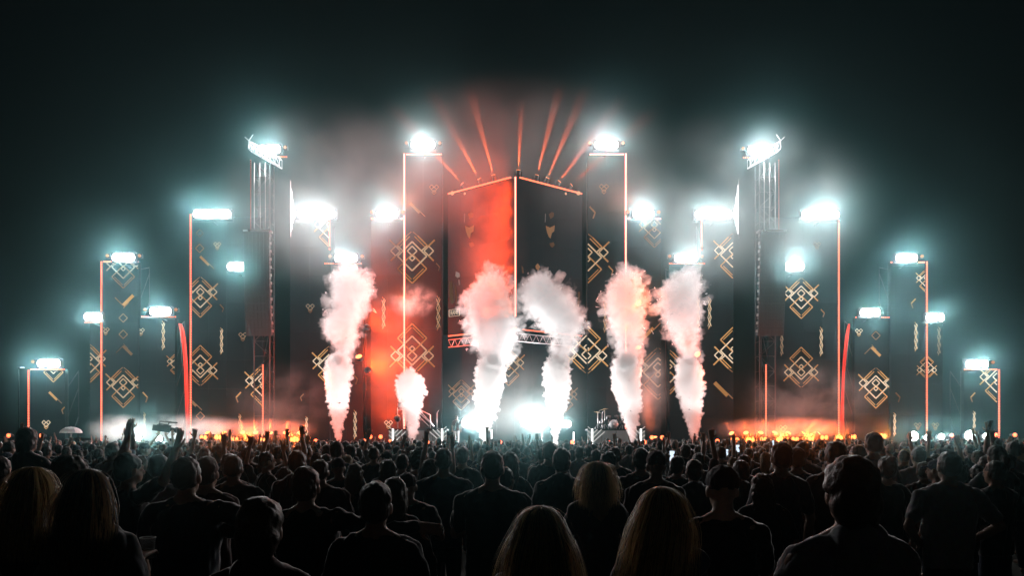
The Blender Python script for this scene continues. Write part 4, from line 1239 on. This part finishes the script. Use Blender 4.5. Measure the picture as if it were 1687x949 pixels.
def strands(me, seed, n, length, spread, lean=0.0, w=.0024, z0=1.665):
    """loose strands laid over a head of long hair; spread = sideways drift at the tips"""
    rnd = random.Random(seed)
    vs_, fs = [], []
    for i in range(n):
        a = rnd.uniform(math.pi * .98, math.pi * 2.02)                # back and sides
        e = rnd.uniform(.1, 1.5)
        x, y, z = .090 * math.cos(a) * math.cos(e), -.020 + .103 * math.sin(a) * math.cos(e), z0 + .102 * math.sin(e)
        L = length * rnd.uniform(.72, 1.1); m = 16
        dx = math.cos(a); ph = rnd.uniform(0, 6.28); wa = rnd.uniform(.003, .016); wf = rnd.uniform(5, 13)
        loose = rnd.random() ** 4 * .075 + .004
        pts = []
        arc = e * .10
        for k in range(m + 1):
            t = k / m
            s_ = (L + arc) * t
            e2 = max(0.0, e - s_ / .10)
            dn = max(0.0, s_ - arc); td = dn / L
            rr = 1.04 + .16 * min(1, dn / .12)
            px = .090 * math.cos(a) * math.cos(e2) * rr + dx * (spread * td ** 1.2 + loose * math.sin(t * 2.6)) + lean * td ** 1.4 + wa * math.sin(wf * t + ph) * t
            py = -.020 + .103 * math.sin(a) * math.cos(e2) * rr - .02 * min(1, dn / .15) - loose * t * .6 + wa * math.cos(wf * t + ph) * t
            pts.append((px, py, z0 + .106 * math.sin(e2) + loose * math.sin(t * 3) * .4 - dn))
        b = len(vs_)
        u = Vector((math.sin(a), -math.cos(a), 0))
        for k, p in enumerate(pts):
            ww = w * (1 - .75 * (k / m) ** 2)
            vs_ += [tuple(Vector(p) + u * ww), tuple(Vector(p) - u * ww)]
        for k in range(m): fs.append((b + 2 * k, b + 2 * k + 1, b + 2 * k + 3, b + 2 * k + 2))
    # weld into the head of hair as one mesh
    v0 = np.empty(len(me.vertices) * 3); me.vertices.foreach_get('co', v0)
    f0 = [list(p.vertices) for p in me.polygons]
    n0 = len(me.vertices)
    out = bpy.data.meshes.new(me.name + '_strands')
    out.from_pydata(v0.reshape(-1, 3).tolist() + vs_, [], f0 + [[i + n0 for i in f] for f in fs])
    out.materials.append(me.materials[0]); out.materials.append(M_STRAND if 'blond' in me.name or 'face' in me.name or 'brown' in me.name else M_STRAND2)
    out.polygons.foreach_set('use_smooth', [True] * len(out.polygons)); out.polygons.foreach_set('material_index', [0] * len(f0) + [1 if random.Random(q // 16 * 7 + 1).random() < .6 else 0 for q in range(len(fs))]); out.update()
    return out

PROTO = {}
def proto(key, **kw):
    PROTO[key] = person_meshes(key, **kw)
proto('man', hair='short', seed=1)
proto('man_crop', arms=('front', 'front'), hair='crop', broad=1.06, seed=2)
proto('man_cap', arms=('down', 'front'), hair='cap', seed=3)
proto('man_hood', arms=('front', 'front'), hair='short', sleeve='long', top='hood', seed=4)
proto('man_up', arms=('up', 'wave'), hair='short', seed=5)
proto('man_point', arms=('down', 'high'), hair='crop', seed=6)
proto('man_film', arms=('film', 'film'), hair='short', sleeve='long', seed=7)
proto('woman', fem=True, hair='long', seed=8)
proto('woman_brown', fem=True, arms=('front', 'down'), hair='longbrown', seed=9)
proto('woman_blond', fem=True, hair='longblond', arms=('down', 'front'), seed=10)
proto('woman_bob', fem=True, hair='bob', sleeve='long', seed=11)
proto('woman_tail', fem=True, hair='tail', arms=('front', 'front'), seed=12)
proto('woman_up', fem=True, hair='long', arms=('high', 'up'), seed=13)
proto('woman_curly', fem=True, hair='curly', seed=14)
proto('man_side', arms=('down', 'side'), hair='crop', broad=1.1, seed=15)
proto('man_sides', arms=('side', 'side'), hair='short', sleeve='long', broad=1.05, seed=16)
proto('woman_cup', fem=True, arms=('down', 'cuphigh'), hair='long', seed=17)
proto('man_bun', hair='bun', fem=True, seed=18)
proto('man_big', arms=('front', 'front'), hair='short', broad=1.22, sleeve='long', seed=19)
proto('woman_face', fem=True, arms=('down', 'face'), yaw=-.7, hair='longblond', seed=20)
proto('man_mop', arms=('front', 'front'), hair='mop', broad=.96, sleeve='long', top='hood', seed=22)
PROTO['man_mop']['hair'].materials.clear(); PROTO['man_mop']['hair'].materials.append(M_HAIR)
proto('man_cam', arms=('cam', 'cam'), hair='cap', seed=23)
proto('man_wide', arms=('waist', 'waist'), hair='crop', broad=1.12, seed=21)

def person(key, x, y, height, label, rz=0.0, hair=None, group='people in the crowd', lean=0.0):
    ms = PROTO[key]
    k = height / 1.765
    o = link('person', ms['body'])
    o.location = (x, y, 0); o.rotation_euler = (0, lean, rz); o.scale = (k, k, k)
    for nm in ('shirt', 'trousers', 'hair'):
        link('cap' if (nm == 'hair' and 'cap' in key) else nm, hair if (hair and nm == 'hair') else ms[nm], None, o)
    return tag(o, label, 'person', group)

def seen(key, px, py, hw, label, hwid=.083, **kw):
    """place a person from where the top and half width of the head show in the photo"""
    Y = F_PX * hwid / hw
    return person(key, X(px, Y), Y, Z(py, Y), label, **kw)

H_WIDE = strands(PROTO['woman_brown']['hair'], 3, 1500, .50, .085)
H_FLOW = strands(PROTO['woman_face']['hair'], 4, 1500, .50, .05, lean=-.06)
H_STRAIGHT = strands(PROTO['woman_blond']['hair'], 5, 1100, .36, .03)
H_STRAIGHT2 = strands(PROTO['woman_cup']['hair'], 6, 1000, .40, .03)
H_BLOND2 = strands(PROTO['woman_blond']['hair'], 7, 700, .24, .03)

NEAR = [
 ('woman_blond', 60, 771, 30, 'woman with long straight blond hair at the far left foreground', dict(hair=H_STRAIGHT, hwid=.10, rz=.1)),
 ('woman', 118, 748, 27, 'dark woman behind the two long-haired women at the left', dict(hwid=.098)),
 ('woman_cup', 152, 774, 31, 'woman with long hair lit along its right edge holding a plastic cup', dict(hair=H_STRAIGHT2, hwid=.10, rz=-.1)),
 ('man_side', 308, 750, 21, 'broad man in T-shirt with right arm laid over his neighbour', dict()),
 ('man', 342, 752, 17, 'man leaning in under the arm of the broad man', dict()),
 ('man', 2, 752, 14, 'man cut by the left edge of the picture', dict()),
 ('man_mop', 46, 705, 15, 'person with large dark hair standing tall at the left', dict(hwid=.11)),
 ('man_mop', 430, 820, 34, 'round-headed near person seen from behind at lower left', dict()),
 ('man', 620, 793, 26, 'near man with bare neck in dark T-shirt left of centre', dict()),
 ('woman_bob', 650, 785, 24, 'person half hidden behind the near man left of centre', dict(hwid=.10)),
 ('man_sides', 505, 768, 21, 'man with both arms spread over his neighbours', dict()),
 ('man_crop', 731, 737, 13.5, 'man with rim-lit shoulders in T-shirt left of centre', dict()),
 ('man_crop', 811, 741, 18, 'short-haired man with rim-lit head in the middle of the crowd', dict()),
 ('man', 762, 736, 10, 'man with sloping shoulders between two short-haired men', dict()),
 ('woman_bob', 640, 757, 14, 'person with pale rim-lit hair behind the near man', dict(hwid=.10)),
 ('woman_curly', 690, 740, 15, 'curly-haired woman left of the rim-lit man', dict(hwid=.11)),
 ('woman', 840, 744, 14, 'woman with long dark hair right of the short-haired man', dict(hwid=.095)),
 ('woman_blond', 983, 761, 21, 'woman with shoulder-length blond hair right of centre', dict(hair=H_BLOND2, hwid=.098)),
 ('man', 1055, 738, 12.5, 'man with rim-lit shoulders in front of the fifth plume', dict()),
 ('woman_brown', 889, 834, 37, 'near woman with wide spreading long hair at bottom centre', dict(hair=H_WIDE, hwid=.10)),
 ('woman_face', 1089, 803, 34, 'near woman turning right, golden hair flowing down, hand at her face', dict(hair=H_FLOW, hwid=.10)),
 ('man_cap', 1190, 764, 25, 'man in a cap standing right of the turning woman', dict()),
 ('man_mop', 1400, 752, 42, 'huge dark near man at the right foreground', dict(hwid=.10)),
 ('man_crop', 1283, 750, 13.5, 'man in grey T-shirt left of the huge dark man', dict()),
 ('man', 1312, 737, 12, 'man with tousled hair behind the man in grey', dict()),
 ('man_hood', 1375, 727, 14, 'hooded man right above the huge dark man', dict()),
 ('man', 1438, 712, 11, 'tall dark-haired man standing above the right crowd', dict()),
 ('woman_blond', 1490, 739, 8.5, 'blond woman in the right crowd below the white star lamps', dict(hwid=.095)),
 ('man_wide', 1512, 736, 10, 'man with arms akimbo in pale T-shirt on the right', dict()),
 ('man', 1521, 761, 11, 'shorter man in T-shirt with rim-lit left shoulder on the right', dict()),
 ('man_wide', 1562, 742, 16, 'wide-shouldered man right of the shorter man', dict()),
 ('woman_tail', 1640, 732, 13, 'person with bright rim-lit head near the right edge', dict(hwid=.09)),
 ('man_up', 1668, 727, 9, 'person raising both hands at the right edge', dict()),
 ('man', 905, 728, 10.5, 'tall man with round head below the fourth plume', dict()),
 ('man_hood', 925, 738, 14, 'man in a hooded top right of the tall man below the fourth plume', dict()),
 ('man_crop', 1225, 748, 11, 'man between the cap wearer and the man in grey', dict()),
 ('woman_tail', 1005, 750, 10, 'woman with ponytail right behind the blond woman', dict(hwid=.09)),
 ('man_film', 1116, 752, 10, 'man filming with a lit phone below the rightmost plume', dict()),
 ('man_wide', 555, 726, 10, 'man in front of the leftmost plume with pale T-shirt', dict()),
 ('man_cam', 262, 726, 4.7, 'camera operator holding a video camera overhead', dict()),
 ('man_point', 186, 728, 9, 'person pointing a finger up in front of the left fog', dict()),
 ('man_point', 1150, 745, 9.5, 'person with one arm raised below the rightmost plume', dict()),
 ('woman_up', 338, 738, 9, 'woman raising both hands before the left floor lights', dict(hwid=.095)),
]
placed = []
for key, px, py, hw, lab, kw in NEAR:
    o = seen(key, px, py, hw, lab, group='people in the near crowd', **kw)
    placed.append((o.location.x, o.location.y))
# ------------------------------------------------------------------ the crowd behind the near ones
rnd = random.Random(2024)
W_, H_ = 1687, 949
cover = np.zeros((H_, W_), bool)
def stamp(px, hw, py, test=False):
    """rough outline of a person on a grid, to skip people nobody can see"""
    x0, x1 = int(px - hw), int(px + hw) + 1
    y0, y1 = int(py), int(py + 2.5 * hw) + 1
    if x1 <= 0 or x0 >= W_: return 0
    a, b = max(0, x0), min(W_, x1); c, d = max(0, y0), min(H_, y1)
    free = int((~cover[c:d, a:b]).sum()) if b > a and d > c else 0
    if test: return free
    cover[c:d, a:b] = True
    s0, s1 = max(0, int(px - 2.5 * hw)), min(W_, int(px + 2.5 * hw))
    if s1 > s0: cover[min(H_, int(py + 3.1 * hw)):, s0:s1] = True
    return free
for key, px, py, hw, lab, kw in NEAR: stamp(px, hw, py)
pts = []
tries = 0
while tries < 60000:
    tries += 1
    y = math.sqrt(rnd.uniform(5.6 ** 2, 36.4 ** 2))
    x = rnd.uniform(-.78 * y - .5, .78 * y + .5)
    md = .58 if y < 25 else .66
    ok = True
    for (ax, ay) in placed:
        if abs(ax - x) < md and abs(ay - y) < md and math.hypot(ax - x, ay - y) < md: ok = False; break
    if not ok: continue
    placed.append((x, y)); pts.append((y, x))
    if len(pts) > 1250: break
pts.sort()
KEYS = ['man'] * 6 + ['man_crop'] * 5 + ['man_cap'] * 3 + ['man_hood'] * 3 + ['woman'] * 4 + ['woman_brown'] * 3 + ['woman_blond'] * 2 + ['woman_bob'] * 2 + ['woman_tail'] * 2 + ['woman_curly'] + ['man_bun'] + ['man_wide'] * 2 + ['man_film'] + ['man_up'] + ['man_point'] * 2 + ['woman_up']
WHAT = {'man': 'short-haired man', 'man_crop': 'man with cropped hair', 'man_cap': 'man in a cap', 'man_hood': 'man in a hooded top', 'woman': 'woman with long dark hair', 'woman_brown': 'woman with long brown hair', 'woman_blond': 'woman with long blond hair',
        'woman_bob': 'woman with a bob', 'woman_tail': 'woman with a ponytail', 'woman_curly': 'person with curly hair', 'man_bun': 'person with bun', 'man_wide': 'man with arms akimbo', 'man_film': 'man filming with raised hands', 'man_up': 'man with both arms up', 'man_point': 'man stretching one arm up', 'woman_up': 'woman with both arms up'}
MARKS = [(70, 'the far left pole'), (200, 'the second left LED wall'), (310, 'the left red glow'), (430, 'the left floor lights'), (560, 'the first plume'), (680, 'the second plume'), (800, 'the third plume'), (917, 'the fourth plume'), (1035, 'the fifth plume'),
         (1140, 'the rightmost plume'), (1270, 'the right floor lights'), (1388, 'the right red glow'), (1527, 'the white star lamps'), (1640, 'the far right pole')]
ROWS = [(8, 'in near crowd'), (11, 'in middle crowd'), (15, 'in farther crowd'), (40, 'in far crowd')]
count = 0
far = []
for y, x in pts:
    key = rnd.choice(KEYS)
    h = rnd.gauss(1.66, .05) if 'woman' in key else rnd.gauss(1.765, .06)
    h = min(1.92, max(1.52, h))
    hw = .083 / y * F_PX
    px = CX + x / y * F_PX; py = HOR - (h - EYE) / y * F_PX
    if px < -40 or px > W_ + 40: continue
    free = stamp(px, hw, py, True)
    arms_up = key in ('man_up', 'man_point', 'woman_up')
    if free < max(10, .12 * 5 * hw * hw) and not arms_up:
        if y > 12 and rnd.random() < .3: far.append((x, y, h, key))
        continue
    stamp(px, hw, py)
    if count < 250 and y < 24:
        count += 1
        mk = min(MARKS, key=lambda m: abs(m[0] - px))[1]
        rw = [r for d, r in ROWS if y < d][0]
        person(key, x, y, h, '%s %s below %s' % (WHAT[key], rw, mk), rz=rnd.gauss(0, .4), group='people in the crowd', lean=rnd.gauss(0, .03))
    else: far.append((x, y, h, key))
same = {}
for o in bpy.data.objects:
    if o.get('group') == 'people in the crowd': same.setdefault(o['label'], []).append(o)
for lab, os_ in same.items():
    if len(os_) > 1:
        os_.sort(key=lambda o: o.location.x / o.location.y)
        for i, o in enumerate(os_):
            o['label'] = lab + ', ' + ('leftmost' if i == 0 else 'rightmost' if i == len(os_) - 1 else ('second', 'third', 'fourth', 'fifth', 'sixth')[min(i - 1, 4)]) + ' such'
# people past the limit: one mass of the same figures, coarsely
def coarse(key):
    v, f, mi = [], [], []
    for k, nm in enumerate(('body', 'shirt', 'hair')):
        me = PROTO[key][nm]
        o = bpy.data.objects.new('c', me); COL.objects.link(o)
        md = o.modifiers.new('r', 'REMESH'); md.mode = 'VOXEL'; md.voxel_size = .034 if nm != 'hair' else .03
        e = bpy.data.meshes.new_from_object(o.evaluated_get(bpy.context.evaluated_depsgraph_get()))
        bpy.data.objects.remove(o)
        co = np.empty(len(e.vertices) * 3); e.vertices.foreach_get('co', co); co = co.reshape(-1, 3)
        keep = [list(p.vertices) for p in e.polygons if p.center.z > (1.0 if nm == 'shirt' else 1.2)]
        b = sum(len(q) for q in v)
        v.append(co); f += [[i + b for i in q] for q in keep]; mi += [k if nm != 'hair' else 2 + (1 if 'blond' in key else 0)] * len(keep)
    return np.concatenate(v), f, mi
CO = {}
V, Fc, MI = [], [], []
nb = 0
for x, y, h, key in far:
    if key not in CO: CO[key] = coarse(key)
    v, f, mi = CO[key]
    a = rnd.gauss(0, .25); k = h / 1.765
    rot = np.array([[math.cos(a), -math.sin(a), 0], [math.sin(a), math.cos(a), 0], [0, 0, 1]])
    V.append((v * k) @ rot.T + np.array([x, y, 0])); Fc += [[i + nb for i in q] for q in f]; MI += mi
    nb += len(v)
me = bpy.data.meshes.new('far_crowd')
me.from_pydata(np.concatenate(V).tolist(), [], Fc)
for m in (M_SKIN, mat('crowd_cloth', (.035, .037, .042), .85, scale=1.4, vary=.95), M_HAIR, M_BLOND): me.materials.append(m)
me.polygons.foreach_set('material_index', MI); me.polygons.foreach_set('use_smooth', [True] * len(me.polygons)); me.update()
fc = link('crowd', me)
tag(fc, 'far crowd packed up to the stage, backs of many heads', 'crowd', None, 'stuff')
print('PEOPLE', count, len(far), len(me.polygons))

# ------------------------------------------------------------------ things held up
M_PHONE = mat('phone_body', (.02, .02, .022), .25)
def phone(p, label, rz=0.0, lit=True, tilt=0.0):
    root = empty('phone', p, rz)
    MB().box((0, 0, 0), (.075, .009, .15)).build('body', M_PHONE, root)
    MB().box((0, -.006, 0), (.068, .003, .14)).build('screen', glow('phone_screen', (.7, .85, 1), 1.2, True) if lit else M_PHONE, root)
    root.rotation_euler = (tilt, 0, rz)
    return tag(root, label, 'phone', 'phones held up')
for o in [q for q in bpy.data.objects if q.get('group') == 'people in the crowd' and q.data == PROTO['man_film']['body']][:7]:
    phone(o.matrix_basis @ Vector((0, .33, 1.76)), 'phone of the ' + o['label'].replace(' with raised hands', ''), o.rotation_euler.z, rnd.random() < .4)
by = {o['label']: o for o in bpy.data.objects if o.get('category') == 'person' and o.get('group') == 'people in the near crowd'}
f_ = by['man filming with a lit phone below the rightmost plume']
phone(f_.matrix_basis @ Vector((0, .33, 1.76)), 'lit phone held up by the filming man below the rightmost plume')
rh = by['person raising both hands at the right edge']
phone(rh.matrix_basis @ Vector((-.28, .06, 1.99)), 'phone in the raised hand at the right edge', .4, False, .3)
# plastic cup in the hand of the man in the dark
cu = by['woman with long hair lit along its right edge holding a plastic cup']
cup_p = cu.matrix_basis @ Vector((.13, .27, 1.25))
cup = empty('plastic_cup', cup_p)
def clear_mat(name, tint, rough):
    m = bpy.data.materials.new(name); m.use_nodes = True
    b = m.node_tree.nodes['Principled BSDF']
    b.inputs['Base Color'].default_value = (*tint, 1); b.inputs['Roughness'].default_value = rough; b.inputs['Transmission Weight'].default_value = .85; b.inputs['IOR'].default_value = 1.45
    return m
M_PLASTIC = clear_mat('clear_plastic', (.9, .95, .95), .15)
rings = [(.030, 0), (.031, .004), (.040, .115), (.0405, .118)]
MB().tube([(0, 0, z) for r, z in rings], [r for r, z in rings], 24, cap=False).build('wall', M_PLASTIC, cup).modifiers.new('t', 'SOLIDIFY').thickness = .0015
MB().tube([(0, 0, .002), (0, 0, .055)], [.0285, .0335], 24).build('drink', clear_mat('pale_drink', (.85, .8, .6), .05), cup)
rim = MB()
rim.tube([(.0415 * math.cos(2 * math.pi * k / 28), .0415 * math.sin(2 * math.pi * k / 28), .118) for k in range(29)], .003, 6, cap=False)
rim.build('rim', mat('plastic_rim', (.75, .8, .8), .25), cup)
tag(cup, 'clear plastic cup with bright rim held low at left', 'cup')

# video camera held over the operator's head
op = by['camera operator holding a video camera overhead']
vc = empty('video_camera', op.matrix_basis @ Vector((.03, .18, 2.10)), R(90))
vc.scale = (.85, .85, 1.1)
MB().box((0, 0, 0), (.42, .14, .18)).box((-.02, 0, .11), (.3, .05, .03)).build('body', M_RUBBER, vc)
MB().bar((-.14, 0, .09), (-.14, 0, .17), .03).bar((.12, 0, .09), (.16, 0, .19), .03).bar((-.16, 0, .175), (.2, 0, .2), .03).build('handle', M_RUBBER, vc)
ln = MB().tube([(.21, 0, 0), (.36, 0, 0), (.37, 0, 0), (.46, 0, 0)], [.055, .055, .075, .08], 16).build('lens_barrel', M_RUBBER, vc)
MB().box((.50, 0, 0), (.08, .19, .15)).build('lens_hood', M_RUBBER, ln)
MB().tube([(-.02, .1, .08), (.22, .1, .08)], .028, 10).build('viewfinder', M_RUBBER, vc)
MB().tube([(.12, -.08, .18), (.42, -.08, .2)], .022, 10).build('microphone', M_RUBBER, vc)
MB().box((-.27, 0, -.01), (.13, .12, .16)).build('battery', M_RUBBER, vc)
vc.rotation_euler = (0, R(8), R(20))
tag(vc, 'black shoulder video camera held up before the left fog', 'camera')

# white umbrella glowing in the left crowd
um = empty('umbrella', P(117, 716, 38.0))
cn = MB(); n = 10; mr_ = 6
vs_ = [(0, 0, .42)]
R0 = .56
for j in range(1, mr_ + 1):
    t = j / mr_
    for k in range(n):
        a = 2 * math.pi * k / n
        vs_.append((R0 * math.sin(t * 1.45) * math.cos(a), R0 * math.sin(t * 1.45) * math.sin(a), .42 * math.cos(t * 1.4) + (.02 if k % 2 else 0) * t))
fs = [(0, 1 + k, 1 + (k + 1) % n) for k in range(n)]
for j in range(mr_ - 1):
    for k in range(n): fs.append((1 + j * n + k, 1 + (j + 1) * n + k, 1 + (j + 1) * n + (k + 1) % n, 1 + j * n + (k + 1) % n))
cn.add(vs_, fs)
m_u = tint_mat('white_nylon', [(.8, .82, .84)], .5, .1, 20, trans=.6)
cn.build('canopy', m_u, um).modifiers.new('t', 'SOLIDIFY').thickness = .004
MB().tube([(0, 0, -.5), (0, 0, .46)], .008, 8).build('shaft', M_ALU, um)
for k in range(n):
    a = 2 * math.pi * k / n
    MB().tube([(0, 0, .41), (R0 * .6 * math.cos(a), R0 * .6 * math.sin(a), .29), (R0 * .97 * math.cos(a), R0 * .97 * math.sin(a), .07)], .004, 5).build('rib', M_ALU, um)
tag(um, 'white umbrella glowing above the left crowd', 'umbrella')

# performer on stage and a street lamp far left
pf = person('man', X(752, 42.6), 42.6, 1.78, 'performer in dark top and white trousers beside the left floor lamp', group='performers')
pf.location.z = DECK_Z + .15
pl = empty('performer_platform', (X(752, 42.6), 42.6, DECK_Z))
MB().box((0, 0, .07), (1.2, 1.0, .14)).build('board', M_BLACK, pl)
tag(pl, 'low black platform under the performer', 'platform')
for c in pf.children:
    if c.name.startswith('trousers'):
        c.data = c.data.copy(); c.data.materials.clear(); c.data.materials.append(mat('white_trousers', (.75, .75, .75), .8))
sl = empty('street_lamp', (X(31, 90), 90, 0))
MB().tube([(0, 0, 0), (0, 0, 10.9)], [.12, .06], 8).build('post', M_BLACK, sl)
MB().tube([(0, 0, 10.9), (-.2, 0, 11.1), (.5, 0, 11.15)], .05, 6).build('arm', M_BLACK, sl)
MB().ball((.45, 0, 11.08), (.35, .15, .08), 10, 6).build('lantern', glow('street_lantern', (.8, .9, 1), 1.5, True), sl)
tag(sl, 'distant street lamp at the far left beyond the stage', 'street lamp')
